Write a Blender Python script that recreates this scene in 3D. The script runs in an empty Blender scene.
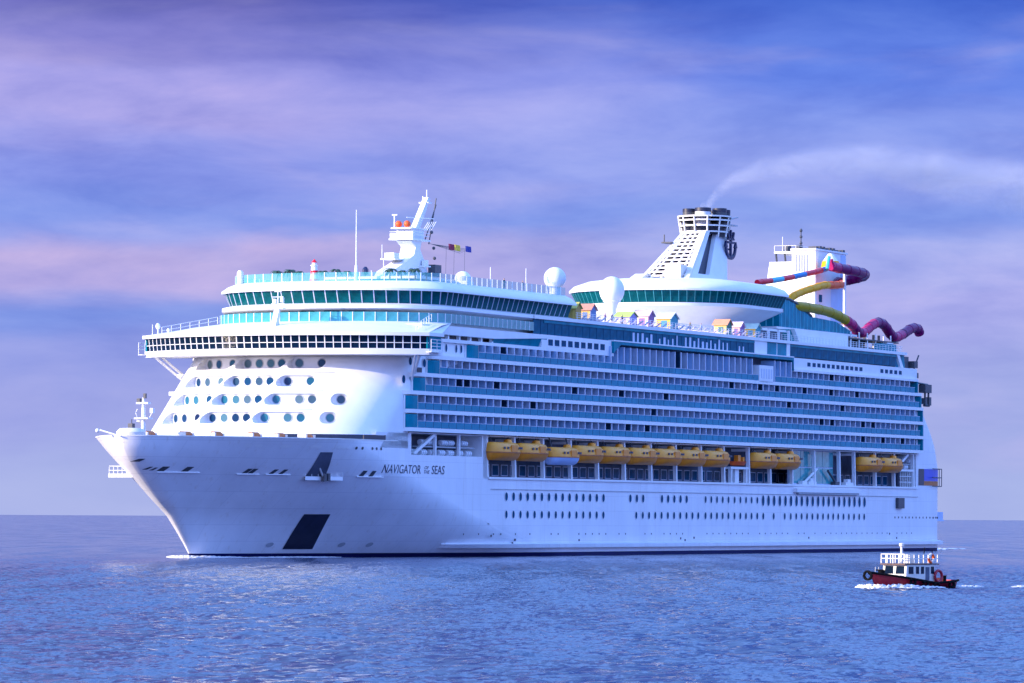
import bpy, bmesh, math, random
import numpy as np
from mathutils import Vector, Matrix
random.seed(7)
C = bpy.context.scene
COL = C.collection
R = math.radians

# ------------------------------------------------------------------ camera
CAM_H = 6.15
cd = bpy.data.cameras.new('camera')
cam = bpy.data.objects.new('camera', cd); COL.objects.link(cam)
cd.sensor_width = 36.0
cd.lens = 36.0 * 4700.0 / 1024.0
cd.shift_y = 175.5 / 1024.0
cd.clip_start = 1.0
cd.clip_end = 200000.0
cam.location = (0, 0, CAM_H)
cam.rotation_euler = Matrix.Rotation(R(90), 3, 'X').to_euler()
cam.rotation_euler = (Matrix.Rotation(R(90), 3, 'X') @ Matrix.Rotation(0.0055, 3, 'Z')).to_euler()
C.camera = cam

# ------------------------------------------------------------------ world sky
SUN_DIR = Vector((-0.93, -0.37, 0.0)).normalized()
SUN_EL = R(16)
EXPO = 1.48
w = bpy.data.worlds.new('World'); C.world = w; w.use_nodes = True
nt = w.node_tree; nt.nodes.clear()
def N(tree, kind, **kw):
    n = tree.nodes.new(kind)
    for k, v in kw.items(): setattr(n, k, v)
    return n
def L(tree, a, b): tree.links.new(a, b)
def math_node(tree, op, a, b=None, clamp=False):
    n = N(tree, 'ShaderNodeMath', operation=op); n.use_clamp = clamp
    for i, x in enumerate((a, b)):
        if x is None: continue
        if isinstance(x, (int, float)): n.inputs[i].default_value = x
        else: L(tree, x, n.inputs[i])
    return n.outputs[0]
def ramp(tree, fac, stops, interp='EASE'):
    n = N(tree, 'ShaderNodeValToRGB'); cr = n.color_ramp; cr.interpolation = interp
    while len(cr.elements) < len(stops): cr.elements.new(0.5)
    for e, (p, c) in zip(cr.elements, stops):
        e.position = p; e.color = (c[0], c[1], c[2], 1) if len(c) == 3 else c
    L(tree, fac, n.inputs[0]); return n.outputs[0]
def mix(tree, fac, a, b):
    n = N(tree, 'ShaderNodeMix', data_type='RGBA')
    for s, x in ((n.inputs[0], fac), (n.inputs[6], a), (n.inputs[7], b)):
        if isinstance(x, (int, float)): s.default_value = x
        elif isinstance(x, tuple): s.default_value = (x[0], x[1], x[2], 1)
        else: L(tree, x, s)
    return n.outputs[2]
def noise(tree, vec, scale, detail=4, rough=0.55, dist=0.0):
    n = N(tree, 'ShaderNodeTexNoise'); n.inputs['Scale'].default_value = scale
    n.inputs['Detail'].default_value = detail; n.inputs['Roughness'].default_value = rough
    n.inputs['Distortion'].default_value = dist
    L(tree, vec, n.inputs['Vector']); return n.outputs['Fac']

sky = N(nt, 'ShaderNodeTexSky', sky_type='NISHITA')
sky.sun_disc = False; sky.sun_elevation = SUN_EL
sky.sun_rotation = math.atan2(SUN_DIR.x, SUN_DIR.y) % (2 * math.pi)
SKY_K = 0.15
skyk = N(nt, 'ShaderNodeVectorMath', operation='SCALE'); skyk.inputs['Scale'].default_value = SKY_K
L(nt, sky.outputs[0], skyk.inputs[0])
tc = N(nt, 'ShaderNodeTexCoord')
sep = N(nt, 'ShaderNodeSeparateXYZ'); L(nt, tc.outputs['Generated'], sep.inputs[0])
el = sep.outputs[2]
mp = N(nt, 'ShaderNodeMapping'); mp.inputs['Scale'].default_value = (11, 11, 62)
mp.inputs['Location'].default_value = (3.1, 0.4, 1.7)
L(nt, tc.outputs['Generated'], mp.inputs[0])
n1 = noise(nt, mp.outputs[0], 1.0, 5, 0.52, 0.35)
mp2 = N(nt, 'ShaderNodeMapping'); mp2.inputs['Scale'].default_value = (8, 8, 30); mp2.inputs['Location'].default_value = (7.7, 2, 5.2)
L(nt, tc.outputs['Generated'], mp2.inputs[0])
n2 = noise(nt, mp2.outputs[0], 1.0, 3, 0.5, 0.2)
warp = math_node(nt, 'ADD', math_node(nt, 'MULTIPLY', math_node(nt, 'SUBTRACT', n1, 0.5), 0.020), math_node(nt, 'MULTIPLY', math_node(nt, 'SUBTRACT', n2, 0.5), 0.016))
elw = math_node(nt, 'ADD', el, warp)
e10 = math_node(nt, 'MULTIPLY', elw, 8.0)          # 0.11 -> 0.88
west = ramp(nt, e10, [(.03, (.39, .40, .74)), (.18, (.33, .33, .72)), (.28, (.27, .29, .71)), (.345, (.22, .28, .73)), (.41, (.42, .34, .70)), (.45, (.46, .36, .70)), (.505, (.22, .28, .75)),
                      (.575, (.25, .28, .75)), (.67, (.40, .34, .75)), (.75, (.36, .31, .73)), (.80, (.24, .21, .60)), (.90, (.10, .095, .40))])
east = ramp(nt, e10, [(.03, (.38, .40, .74)), (.20, (.35, .36, .73)), (.37, (.40, .37, .77)), (.45, (.36, .37, .78)), (.52, (.22, .29, .76)), (.585, (.29, .33, .79)),
                      (.67, (.23, .29, .78)), (.76, (.13, .21, .74)), (.92, (.045, .11, .56))])
azi = math_node(nt, 'ADD', math_node(nt, 'MULTIPLY', math_node(nt, 'ADD', sep.outputs[0], math_node(nt, 'MULTIPLY', math_node(nt, 'SUBTRACT', n2, .5), .12)), 5.0), .5, True)
azs = ramp(nt, azi, [(.15, (0, 0, 0)), (.85, (1, 1, 1))])
base = mix(nt, azs, west, east)
fpink = ramp(nt, n1, [(.50, (0, 0, 0)), (.72, (1, 1, 1))])
c2a = mix(nt, math_node(nt, 'MULTIPLY', fpink, 0.30), base, (.52, .44, .78))
mp3 = N(nt, 'ShaderNodeMapping'); mp3.inputs['Scale'].default_value = (24, 24, 84); mp3.inputs['Location'].default_value = (1.3, 5, 2.2)
L(nt, tc.outputs['Generated'], mp3.inputs[0])
n3 = noise(nt, mp3.outputs[0], 1.0, 7, 0.58, 0.25)
mott = ramp(nt, n3, [(.28, (.62, .68, .86)), (.5, (.97, .97, .99)), (.70, (1.30, 1.20, 1.06))], 'LINEAR')
mm_ = N(nt, 'ShaderNodeMix', data_type='RGBA', blend_type='MULTIPLY'); calm = ramp(nt, el, [(.008, (.15, .15, .15)), (.05, (.85, .85, .85))], 'LINEAR'); L(nt, calm, mm_.inputs[0]); L(nt, c2a, mm_.inputs[6]); L(nt, mott, mm_.inputs[7])
c2 = mm_.outputs[2]
up = ramp(nt, el, [(.13, (0, 0, 0)), (.55, (1, 1, 1))], 'LINEAR')
half = N(nt, 'ShaderNodeVectorMath', operation='SCALE'); half.inputs['Scale'].default_value = 1.0; L(nt, c2, half.inputs[0])
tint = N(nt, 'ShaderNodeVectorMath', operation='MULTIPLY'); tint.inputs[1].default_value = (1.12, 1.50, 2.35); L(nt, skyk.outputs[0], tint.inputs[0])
VIEW_K, BACK_K = .39, .95                          # cloud layer brightened out of view, added to fill the shaded port side
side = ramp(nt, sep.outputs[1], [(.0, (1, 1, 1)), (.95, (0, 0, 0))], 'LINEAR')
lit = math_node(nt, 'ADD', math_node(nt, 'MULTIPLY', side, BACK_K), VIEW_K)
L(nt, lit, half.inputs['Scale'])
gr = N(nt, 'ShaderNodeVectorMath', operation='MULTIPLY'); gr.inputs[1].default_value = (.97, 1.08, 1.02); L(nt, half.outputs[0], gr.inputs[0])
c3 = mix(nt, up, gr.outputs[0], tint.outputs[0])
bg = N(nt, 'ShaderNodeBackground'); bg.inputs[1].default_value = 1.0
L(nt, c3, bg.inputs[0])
wo = N(nt, 'ShaderNodeOutputWorld'); L(nt, bg.outputs[0], wo.inputs[0])

# ------------------------------------------------------------------ sun
sd = bpy.data.lights.new('sun', 'SUN'); sd.energy = 2.6; sd.angle = R(0.5); sd.color = (1.0, .80, .56)
sun = bpy.data.objects.new('sun', sd); COL.objects.link(sun)
ld = Vector((SUN_DIR.x * math.cos(SUN_EL), SUN_DIR.y * math.cos(SUN_EL), math.sin(SUN_EL)))
sun.rotation_euler = (-ld).to_track_quat('-Z', 'Y').to_euler()
C.view_settings.view_transform = 'Standard'; C.view_settings.look = 'None'
C.view_settings.exposure = EXPO; C.view_settings.gamma = 1.0; C.view_settings.use_curve_mapping = False

# ------------------------------------------------------------------ materials
def mat(name, col, rough=0.5, metal=0.0, var=0.0, vscale=0.4, vstretch=(1, 1, 1), spec=0.5, bump=0.0, coat=0.0, ior=1.5):
    m = bpy.data.materials.new(name); m.use_nodes = True
    t = m.node_tree; b = t.nodes['Principled BSDF']
    b.inputs['Roughness'].default_value = rough; b.inputs['Metallic'].default_value = metal
    b.inputs['Specular IOR Level'].default_value = spec
    b.inputs['Coat Weight'].default_value = coat; b.inputs['IOR'].default_value = ior
    col = tuple(col)
    if var > 0:
        c = N(t, 'ShaderNodeTexCoord'); mm = N(t, 'ShaderNodeMapping'); mm.inputs['Scale'].default_value = vstretch
        L(t, c.outputs['Object'], mm.inputs[0])
        f = noise(t, mm.outputs[0], vscale, 6, 0.6)
        dark = tuple(x * (1 - var) for x in col)
        L(t, ramp(t, f, [(.35, dark), (.65, col)], 'LINEAR'), b.inputs['Base Color'])
        if bump:
            bp = N(t, 'ShaderNodeBump'); bp.inputs['Strength'].default_value = bump; bp.inputs['Distance'].default_value = 0.05
            L(t, f, bp.inputs['Height']); L(t, bp.outputs[0], b.inputs['Normal'])
    else:
        b.inputs['Base Color'].default_value = (*col, 1)
    return m
def clear_glass(name, col, alpha):
    m = mat(name, col, .1, spec=.4); m.node_tree.nodes['Principled BSDF'].inputs['Alpha'].default_value = alpha; return m
def hull_paint():
    # white paint with faint plate seams and thin rust/salt streaks
    m = mat('hull_white', (.80, .80, .82), .38, var=.09, vscale=.5, vstretch=(.5, .5, .12))
    t = m.node_tree; b = t.nodes['Principled BSDF']
    c = N(t, 'ShaderNodeTexCoord')
    mm = N(t, 'ShaderNodeMapping'); mm.inputs['Scale'].default_value = (.16, .16, .36); L(t, c.outputs['Object'], mm.inputs[0])
    f = noise(t, mm.outputs[0], 1.0, 2, .5)
    sx = N(t, 'ShaderNodeSeparateXYZ'); L(t, c.outputs['Object'], sx.inputs[0])
    cx_ = N(t, 'ShaderNodeCombineXYZ'); L(t, sx.outputs[0], cx_.inputs[0]); L(t, sx.outputs[2], cx_.inputs[1])
    br = N(t, 'ShaderNodeTexBrick'); br.inputs['Scale'].default_value = 1.0; br.inputs['Brick Width'].default_value = 9.0; br.inputs['Row Height'].default_value = 2.4
    br.inputs['Mortar Size'].default_value = .05; br.inputs['Mortar Smooth'].default_value = .4
    br.inputs['Color1'].default_value = (1, 1, 1, 1); br.inputs['Color2'].default_value = (.965, .965, .97, 1); br.inputs['Mortar'].default_value = (.86, .86, .88, 1)
    L(t, cx_.outputs[0], br.inputs['Vector'])
    m3 = N(t, 'ShaderNodeMapping'); m3.inputs['Scale'].default_value = (1.3, 1.3, .05); L(t, c.outputs['Object'], m3.inputs[0])
    st = ramp(t, noise(t, m3.outputs[0], 1.0, 4, .6), [(.58, (1, 1, 1)), (.80, (.86, .81, .76))], 'LINEAR')
    old = b.inputs['Base Color'].links[0].from_socket
    def mul(x, y):
        n_ = N(t, 'ShaderNodeMix', data_type='RGBA', blend_type='MULTIPLY'); n_.inputs[0].default_value = 1.0; L(t, x, n_.inputs[6]); L(t, y, n_.inputs[7]); return n_.outputs[2]
    L(t, mul(mul(old, br.outputs['Color']), st), b.inputs['Base Color'])
    bp = N(t, 'ShaderNodeBump'); bp.inputs['Strength'].default_value = .35; bp.inputs['Distance'].default_value = .12
    L(t, f, bp.inputs['Height']); L(t, bp.outputs[0], b.inputs['Normal'])
    return m
M = dict(
    hull=hull_paint(),
    white=mat('white_paint', (.80, .80, .80), .42, var=.07, vscale=.35),
    warm=mat('ivory_paint', (.74, .71, .66), .5, var=.10, vscale=.5),
    grey=mat('grey_paint', (.42, .44, .47), .5, var=.15, vscale=.6),
    dgrey=mat('dark_steel', (.06, .065, .08), .5, var=.3, vscale=.8),
    navy=mat('navy_boot_paint', (.008, .011, .085), .6, var=.25, vscale=.3, ior=1.2),
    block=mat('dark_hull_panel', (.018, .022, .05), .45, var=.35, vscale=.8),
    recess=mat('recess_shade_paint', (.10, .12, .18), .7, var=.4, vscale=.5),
    deck=mat('deck_coating', (.24, .30, .30), .8, var=.2, vscale=.5),
    teak=mat('timber_deck', (.33, .20, .11), .8, var=.3, vscale=.9),
    glass=mat('dark_window_glass', (.002, .085, .18), .12, var=.5, vscale=.45, spec=.5, ior=1.06),
    teal=mat('teal_balustrade_glass', (.004, .25, .34), .15, var=.35, vscale=.35, spec=.5, ior=1.08),
    teal2=mat('pale_teal_screen_glass', (.06, .36, .38), .12, var=.40, vscale=.45, spec=.3),
    balus=clear_glass('clear_teal_glass', (.08, .42, .42), .55),
    cabin=mat('cabin_door_glass', (.008, .065, .14), .12, var=.6, vscale=.8, spec=.5, ior=1.07),
    lounge=mat('lounge_glass', (.004, .11, .13), .1, var=.55, vscale=.5, ior=1.12),
    bridge=mat('bridge_glass', (.004, .018, .045), .08, var=.5, vscale=.5, ior=1.2),
    pool=mat('pool_deck_glass', (.003, .15, .25), .12, var=.55, vscale=.22, ior=1.06),
    bglass=mat('balcony_glass', (.04, .28, .40), .15, var=.25, vscale=.25, ior=1.08),
    frost=mat('frosted_partition', (.38, .60, .86), .3, var=.2, vscale=.3, ior=1.1),
    frost2=mat('pale_partition', (.50, .62, .78), .4, var=.2, vscale=.3, ior=1.1),
    divider=mat('frosted_divider', (.55, .60, .72), .5, var=.1),
    orange=mat('lifeboat_orange', (.88, .27, .012), .42, var=.18, vscale=1.2),
    orange2=mat('lifeboat_canopy_orange', (.92, .35, .02), .45, var=.14, vscale=1.0),
    tender=mat('tender_pale_hull', (.45, .58, .82), .4, var=.1),
    redor=mat('red_orange_paint', (.85, .11, .01), .5),
    brown=mat('machinery_orange_brown', (.62, .19, .05), .6, var=.4, vscale=1.3),
    raft=mat('canister_white', (.72, .73, .76), .45, var=.1),
    logo=mat('emblem_navy', (.012, .02, .075), .4),
    letter=mat('lettering_navy', (.015, .02, .06), .5),
    red=mat('slide_red', (.85, .02, .04), .3, ior=1.2, var=.1),
    blue=mat('slide_blue', (.02, .22, .50), .3, ior=1.2, var=.1),
    aqua=mat('slide_aqua', (.08, .50, .58), .3, ior=1.2, var=.1),
    purple=mat('slide_purple', (.20, .006, .10), .28, ior=1.2, var=.25, vscale=1.4),
    magenta=mat('slide_magenta', (.50, .02, .14), .3, ior=1.2, var=.2),
    yellow=mat('slide_yellow', (.85, .40, .01), .35, ior=1.2, var=.12),
    olive=mat('slide_olive', (.40, .28, .008), .35, ior=1.2, var=.2, vscale=2),
    sblue=mat('stern_door_blue', (.01, .06, .55), .4, var=.15),
)

# ------------------------------------------------------------------ mesh builder (s aft, t to port, z up)
class MB:
    def __init__(s): s.v = []; s.f = []; s.m = []
    def add(s, vs, fs, m=0):
        o = len(s.v); s.v += [tuple(map(float, p)) for p in vs]
        for f in fs: s.f.append(tuple(i + o for i in f)); s.m.append(m)
        return s
    def box(s, a0, a1, b0, b1, c0, c1, m=0):
        vs = [(a, b, c) for a in (a0, a1) for b in (b0, b1) for c in (c0, c1)]
        return s.add(vs, [(0, 1, 3, 2), (4, 6, 7, 5), (0, 4, 5, 1), (2, 3, 7, 6), (0, 2, 6, 4), (1, 5, 7, 3)], m)
    def prism(s, poly, plane, lo, hi, m=0):
        n = len(poly)
        def q(p, h):
            if plane == 'sz': return (p[0], h, p[1])
            if plane == 'st': return (p[0], p[1], h)
            return (h, p[0], p[1])
        vs = [q(p, lo) for p in poly] + [q(p, hi) for p in poly]
        fs = [tuple(range(n)), tuple(range(2 * n - 1, n - 1, -1))] + [(i, (i + 1) % n, n + (i + 1) % n, n + i) for i in range(n)]
        return s.add(vs, fs, m)
    def tube(s, path, r, m=0, n=8, mats=None):
        P = [Vector(p) for p in path]; k = len(P); rs = r if isinstance(r, (list, tuple)) else [r] * k
        rings = []
        up = Vector((0, 0, 1))
        for i in range(k):
            d = (P[min(i + 1, k - 1)] - P[max(i - 1, 0)]).normalized()
            a = d.cross(up)
            if a.length < 1e-3: a = d.cross(Vector((1, 0, 0)))
            a.normalize(); b = a.cross(d)
            rings.append([P[i] + (a * math.cos(2 * math.pi * j / n) + b * math.sin(2 * math.pi * j / n)) * rs[i] for j in range(n)])
        o = len(s.v); s.v += [tuple(q) for rg in rings for q in rg]
        for i in range(k - 1):
            for j in range(n):
                s.f.append((o + i * n + j, o + i * n + (j + 1) % n, o + (i + 1) * n + (j + 1) % n, o + (i + 1) * n + j))
                s.m.append(mats[i] if mats else m)
        s.f.append(tuple(o + j for j in range(n))); s.m.append(mats[0] if mats else m)
        s.f.append(tuple(o + (k - 1) * n + j for j in range(n - 1, -1, -1))); s.m.append(mats[-1] if mats else m)
        return s
    def lathe(s, c, prof, m=0, n=20, sx=1, sy=1):
        o = len(s.v)
        for r, z in prof:
            for j in range(n):
                a = 2 * math.pi * j / n; s.v.append((c[0] + r * sx * math.cos(a), c[1] + r * sy * math.sin(a), c[2] + z))
        for i in range(len(prof) - 1):
            for j in range(n):
                s.f.append((o + i * n + j, o + i * n + (j + 1) % n, o + (i + 1) * n + (j + 1) % n, o + (i + 1) * n + j)); s.m.append(m)
        s.f.append(tuple(o + j for j in range(n))); s.m.append(m)
        k = len(prof) - 1
        s.f.append(tuple(o + k * n + j for j in range(n))); s.m.append(m)
        return s
    def sphere(s, c, r, m=0, n=20, k=12, sz=1):
        return s.lathe((c[0], c[1], c[2]), [(max(r * math.sin(math.pi * i / k), 1e-3), -r * sz * math.cos(math.pi * i / k)) for i in range(k + 1)], m, n)
    def loft(s, curves, m=0, closed=False):
        n = len(curves[0]); o = len(s.v)
        for c in curves: s.v += [tuple(map(float, p)) for p in c]
        for i in range(len(curves) - 1):
            for j in range(n if closed else n - 1):
                s.f.append((o + i * n + j, o + i * n + (j + 1) % n, o + (i + 1) * n + (j + 1) % n, o + (i + 1) * n + j))
                s.m.append(m[i] if isinstance(m, list) else m)
        return s
    def cap(s, curve, m=0):
        return s.add(curve, [tuple(range(len(curve)))], m)
    def build(s, name, mats, parent=None, smooth=None, origin=(0, 0, 0)):
        me = bpy.data.meshes.new(name)
        ox, oy, oz = origin
        me.from_pydata([(p[0] - ox, -(p[1] - oy), p[2] - oz) for p in s.v], [], s.f)
        if not isinstance(mats, (list, tuple)): mats = [mats]
        for m in mats: me.materials.append(M[m] if isinstance(m, str) else m)
        me.polygons.foreach_set('material_index', s.m)
        bm = bmesh.new(); bm.from_mesh(me); bmesh.ops.recalc_face_normals(bm, faces=bm.faces); bm.to_mesh(me); bm.free()
        if smooth:
            me.polygons.foreach_set('use_smooth', [True] * len(me.polygons))
            me.set_sharp_from_angle(angle=R(smooth))
        me.update()
        o = bpy.data.objects.new(name, me); COL.objects.link(o)
        if parent: o.parent = parent
        o.location = (ox, -oy, oz)
        return o
def tag(o, label=None, cat=None, group=None, kind=None):
    if label: o['label'] = label
    if cat: o['category'] = cat
    if group: o['group'] = group
    if kind: o['kind'] = kind
    return o
def copy_tree(o, parent=None):
    c = o.copy(); COL.objects.link(c)
    if parent: c.parent = parent
    for ch in list(o.children): copy_tree(ch, c)
    return c

AXA = math.atan2(.9101, .4144)
S0 = Vector((-46.6, 680.0, 0))
def W(s, t, z):
    return Vector((S0.x + .4144 * s + .9101 * t, S0.y + .9101 * s - .4144 * t, z))
def thing(name, loc, rz, label, cat, group=None):
    o = bpy.data.objects.new(name, None); COL.objects.link(o)
    o.empty_display_size = .5
    o.location = loc; o.rotation_euler = (0, 0, rz); return tag(o, label, cat, group)

ship = thing('cruise_ship', S0, AXA, 'huge white cruise ship with teal balcony rows, raked bow and tall white funnel', 'cruise ship')

# ------------------------------------------------------------------ hull form
STEM = [(-2.5, 2.0), (0, .15), (.7, -.2), (1.84, -1.25), (4, -3.5), (6.2, -5.95), (8.6, -10.25), (11.4, -14.55), (13.7, -17.9), (15.6, -19.6), (17.69, -20.4)]
def ip(tab, v):
    if v <= tab[0][0]: return tab[0][1]
    for (a, b), (c, d) in zip(tab, tab[1:]):
        if v <= c: return b + (d - b) * (v - a) / (c - a)
    return tab[-1][1]
def stem(z): return ip(STEM, z)
def sfull(z): return 95 - 80 * (min(max(z, 0), 17.6) / 17.6) ** .7
def hb(s, z):
    a, b = stem(z), sfull(z)
    if s >= 266:
        x = min((s - 266) / 16.5, 1); return 19.3 * (1 - x ** 2.6) ** (1 / 2.6)
    if s >= b: return 19.3
    x = min(max((b - s) / (b - a), 0), 1); v = min(max(z, 0), 17.6) / 17.6
    r = 1.4 * v ** .8 + .15; ds = max(s - a, 0)
    return (19.3 - r) * max(0, 1 - x ** (1.45 + .35 * (1 - x) + .1 * v)) ** (1 - .10 * v) + r * math.sqrt(1 - max(0, 1 - ds / (1.6 * r)) ** 2)
def hp(s, z, off=0.0):
    t = hb(s, z); e = .15
    ds = (hb(s + e, z) - hb(s - e, z)) / (2 * e); dz = (hb(s, z + e) - hb(s, z - e)) / (2 * e)
    n = Vector((-ds, 1, -dz)).normalized()
    return Vector((s, t, z)) + n * off
def scol(z, s_end, n1, n2):
    a, b = stem(z), sfull(z)
    out = [b - (b - a) * (1 - (1 - (1 - i / n1)) ** 1.8) for i in range(n1)]
    out[0] = a
    out += [b + (s_end - b) * i / n2 for i in range(n2 + 1)]
    return out
mb = MB()
zl = [-2, -1, -.2, .3, .6, 1.2, 2, 3, 4, 5, 6, 7, 8, 9, 10, 11, 12.1]
for side in (1, -1):
    rows = []
    for z in zl:
        cs = scol(z, 61, 44, 14) + [61 + i * (258 - 61) / 40 for i in range(1, 41)] + [258 + 24.5 * math.sin(i / 12 * math.pi / 2) for i in range(1, 13)]
        rows.append([(s, side * hb(s, z), z) for s in cs])
    mb.loft(rows, [1 if zl[i + 1] <= .61 else 0 for i in range(len(zl) - 1)])
    # fore plating above the promenade level: up to the bulwark top
    z2 = [12.1, 13, 14, 15.4, 16.3, 17.3]
    for part in (0, 1):
        rows = []
        for z in z2:
            cs = scol(z, 33.6, 44, 5) if part == 0 else [33.6, 40, 50, 59.2, 61]
            rows.append([(s, side * hb(s, z), z) for s in cs])
        if part == 0: mb.loft(rows)
        else:
            for i in range(len(z2) - 1):
                for j in range(4):
                    if z2[i] >= 15.4 and j < 3: continue
                    mb.add([rows[i][j], rows[i][j + 1], rows[i + 1][j + 1], rows[i + 1][j]], [(0, 1, 2, 3)])
    # plate band above, from the notch aft to the boat bays
    for a, b in ((21.6, 33.6), (59.2, 61)):
        mb.add([(a, side * 19.3, 17.3), (b, side * 19.3, 17.3), (b, side * 19.3, 18.6), (a, side * 19.3, 18.6)], [(0, 1, 2, 3)])
    # aft plating above promenade: stern quarter
    rows = []
    za = [12.1, 12.6, 15.9, 18.6, 20.5, 22.5, 24.5, 26.5, 28.5, 30.2]
    for z in za:
        dl = ip([(16, 0), (19.7, 1.6), (21.6, 3.2), (23.5, 5.2), (25.4, 7.6), (27.7, 10.2), (30.2, 13.5)], z); a_ = 266 - dl
        cs = [min(258, a_)] + [a_ + 16.5 * math.sin(i / 14 * math.pi / 2) for i in range(15)]
        rows.append([(s, side * hb(s + dl if s > a_ else 200, 5), z) for s in cs])
    mb.loft(rows)
hull = mb.build('hull', ['hull', 'navy'], ship, smooth=40)

# fore deck inside the bulwark, cap rail
mb = MB()
cs = [s for s in scol(16.6, 33.4, 30, 4)]
port = [(s, max(hb(s, 16.6) - .15, 0.01), 16.4) for s in cs]
mb.loft([port, [(p[0], -p[1], p[2]) for p in port]])
mb.build('fore_deck', 'teak', ship)
mb = MB()
for side in (1, -1):
    cs = scol(17.3, 33.4, 40, 4)
    outer = [(s, side * (hb(s, 17.3) + .06), 17.27) for s in cs if s <= 33]
    o2 = [(p[0], p[1], 17.43) for p in outer]; i2 = [(p[0] + .15, p[1] - side * min(.45, abs(p[1])), 17.43) for p in outer]
    i1 = [(p[0], p[1], 17.27) for p in i2]
    mb.loft([outer, o2, i2, i1])
mb.build('cap_rail', 'warm', ship)

# ------------------------------------------------------------------ hull markings and openings
def hull_patch(corners, m, name, off=.05, n=4, label=None, parent=ship):
    b = MB(); (a, bb, c, d) = corners
    vs = []
    for i in range(n + 1):
        for j in range(n + 1):
            u, v = i / n, j / n
            s = (a[0] * (1 - u) + bb[0] * u) * (1 - v) + (d[0] * (1 - u) + c[0] * u) * v
            z = (a[1] * (1 - u) + bb[1] * u) * (1 - v) + (d[1] * (1 - u) + c[1] * u) * v
            vs.append(hp(s, z, off))
    b.add(vs, [(i * (n + 1) + j, (i + 1) * (n + 1) + j, (i + 1) * (n + 1) + j + 1, i * (n + 1) + j + 1) for i in range(n) for j in range(n)])
    o = b.build(name, m, parent)
    if label: o['label'] = label
    return o
hull_patch([(17.1, 1.25), (23.1, 1.25), (20.7, 6.44), (15.8, 6.42)], 'block', 'hull_panel', .05, 8, 'dark slanted panel low on the bow')
# mooring openings with white sills
for s0, s1, z0, z1 in ((-18.0, -17.4, 13.7, 14.1), (-16.0, -15.6, 12.6, 13.0), (-15.3, -14.9, 12.5, 12.9), (-14.4, -13.4, 12.4, 13.05), (-11.0, -10.0, 12.4, 13.05),
                       (-1.75, -1.0, 12.25, 12.9), (-.85, -.1, 12.25, 12.9), (2.6, 3.3, 12.2, 12.85), (4.2, 4.9, 12.2, 12.85), (19.6, 20.6, 12.05, 12.85), (21.8, 22.8, 12.05, 12.85)):
    hull_patch([(s0, z0), (s1, z0), (s1 + .3, z1), (s0 + .3, z1)], 'dgrey', 'mooring_port', .04, 2)
def ledge(s0, s1, z, d, h, name='ledge', n=8):
    b = MB(); A = [hp(s0 + (s1 - s0) * i / n, z, -.05) for i in range(n + 1)]
    B = [Vector((p.x, p.y + d, p.z)) for p in A]
    up = Vector((0, 0, h))
    b.loft([A, B, [p + up for p in B], [p + up for p in A]])
    return b.build(name, 'white', ship)
ledge(-14.4, -8.3, 12.15, .4, .12); ledge(-2.6, 1.0, 12.0, .4, .12); ledge(2.0, 6.2, 12.0, .4, .12); ledge(19.0, 25.2, 11.85, .4, .12)
# scuppers under the bulwark
def oval(s, z, rs, rz, name, m, off=.05, n=14, frame=None, label=None):
    b = MB()
    if frame:
        b.add([hp(s + rs * 1.22 * math.cos(2 * math.pi * i / n), z + rz * 1.16 * math.sin(2 * math.pi * i / n), off * .6) for i in range(n)], [tuple(range(n))], 1)
    b.add([hp(s + rs * math.cos(2 * math.pi * i / n), z + rz * math.sin(2 * math.pi * i / n), off) for i in range(n)], [tuple(range(n))], 0)
    o = b.build(name, [m, frame] if frame else m, ship)
    if label: o['label'] = label
    return o
for i, s in enumerate((-4.7, -3.1, .9, 1.7, 6.2, 7.1, 11.5, 12.5, 13.7)):  # flat white ovals stand for sunlit deck seen through the holes
    oval(s, 16.15, .6, .24, 'fairlead', 'white', label='oval bulwark opening, painted white for the sunlit deck behind' if i == 0 else None)
for s in (15.6, 17.3, 20.4, 21.8, 23.3): oval(s, 16.1, .32, .22, 'fairlead', 'dgrey')
# small draught marks / thruster marks
for s, z in ((28.3, 1.9), (34.2, 1.9), (14.0, 1.9)): oval(s, z, .7, .35, 'thruster_mark', 'grey')
# anchor pocket: frame recess, platform, anchor
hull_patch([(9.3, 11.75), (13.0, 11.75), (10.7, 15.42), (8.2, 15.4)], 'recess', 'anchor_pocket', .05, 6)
mb = MB(); A = [hp(8.8 + 7.0 * i / 6, 11.2, -.2) for i in range(7)]
B = [Vector((p.x, p.y + 1.3, p.z)) for p in A]
mb.loft([A, B, [p + Vector((0, 0, .55)) for p in B], [p + Vector((0, 0, .55)) for p in A]])
B2 = [p + Vector((0, 0, .5)) for p in B]
for p in B2: mb.tube([p, p + Vector((0, 0, 1.15))], .04, 0, 5)
for h in (.6, 1.15): mb.tube([p + Vector((0, 0, h)) for p in B2], .035, 0, 5)
mb.build('mooring_platform', 'white', ship)
mb = MB(); c = hp(11.6, 12.2, .8)
mb.tube([c + Vector((-1.4, -.1, 2.2)), c + Vector((.3, 0, .1))], .16, 0, 6); mb.box(c.x, c.x + .8, c.y - .2, c.y + .3, c.z - .5, c.z + .6, 1)
mb.box(c.x + 1.3, c.x + 2.0, c.y - .2, c.y + .3, c.z - .4, c.z + .7, 1)
mb.build('anchor', ['grey', 'dgrey'], ship)
# small bow platform on the starboard bow
mb = MB(); x0 = hp(-17, 12.0, 0)
mb.box(-13.2, -9.6, -6.1, -1.6, 11.5, 12.0)
for q in range(6):
    mb.tube([(-13.1, -6.0 + q * .7, 12.0), (-13.1, -6.0 + q * .7, 13.0)], .05, 0, 5)
for h in (12.5, 13.1): mb.tube([(-9.7, -6.0, h), (-13.1, -6.0, h), (-13.1, -2.5, h)], .045, 0, 5)
mb.build('bow_platform', 'white', ship)

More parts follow.
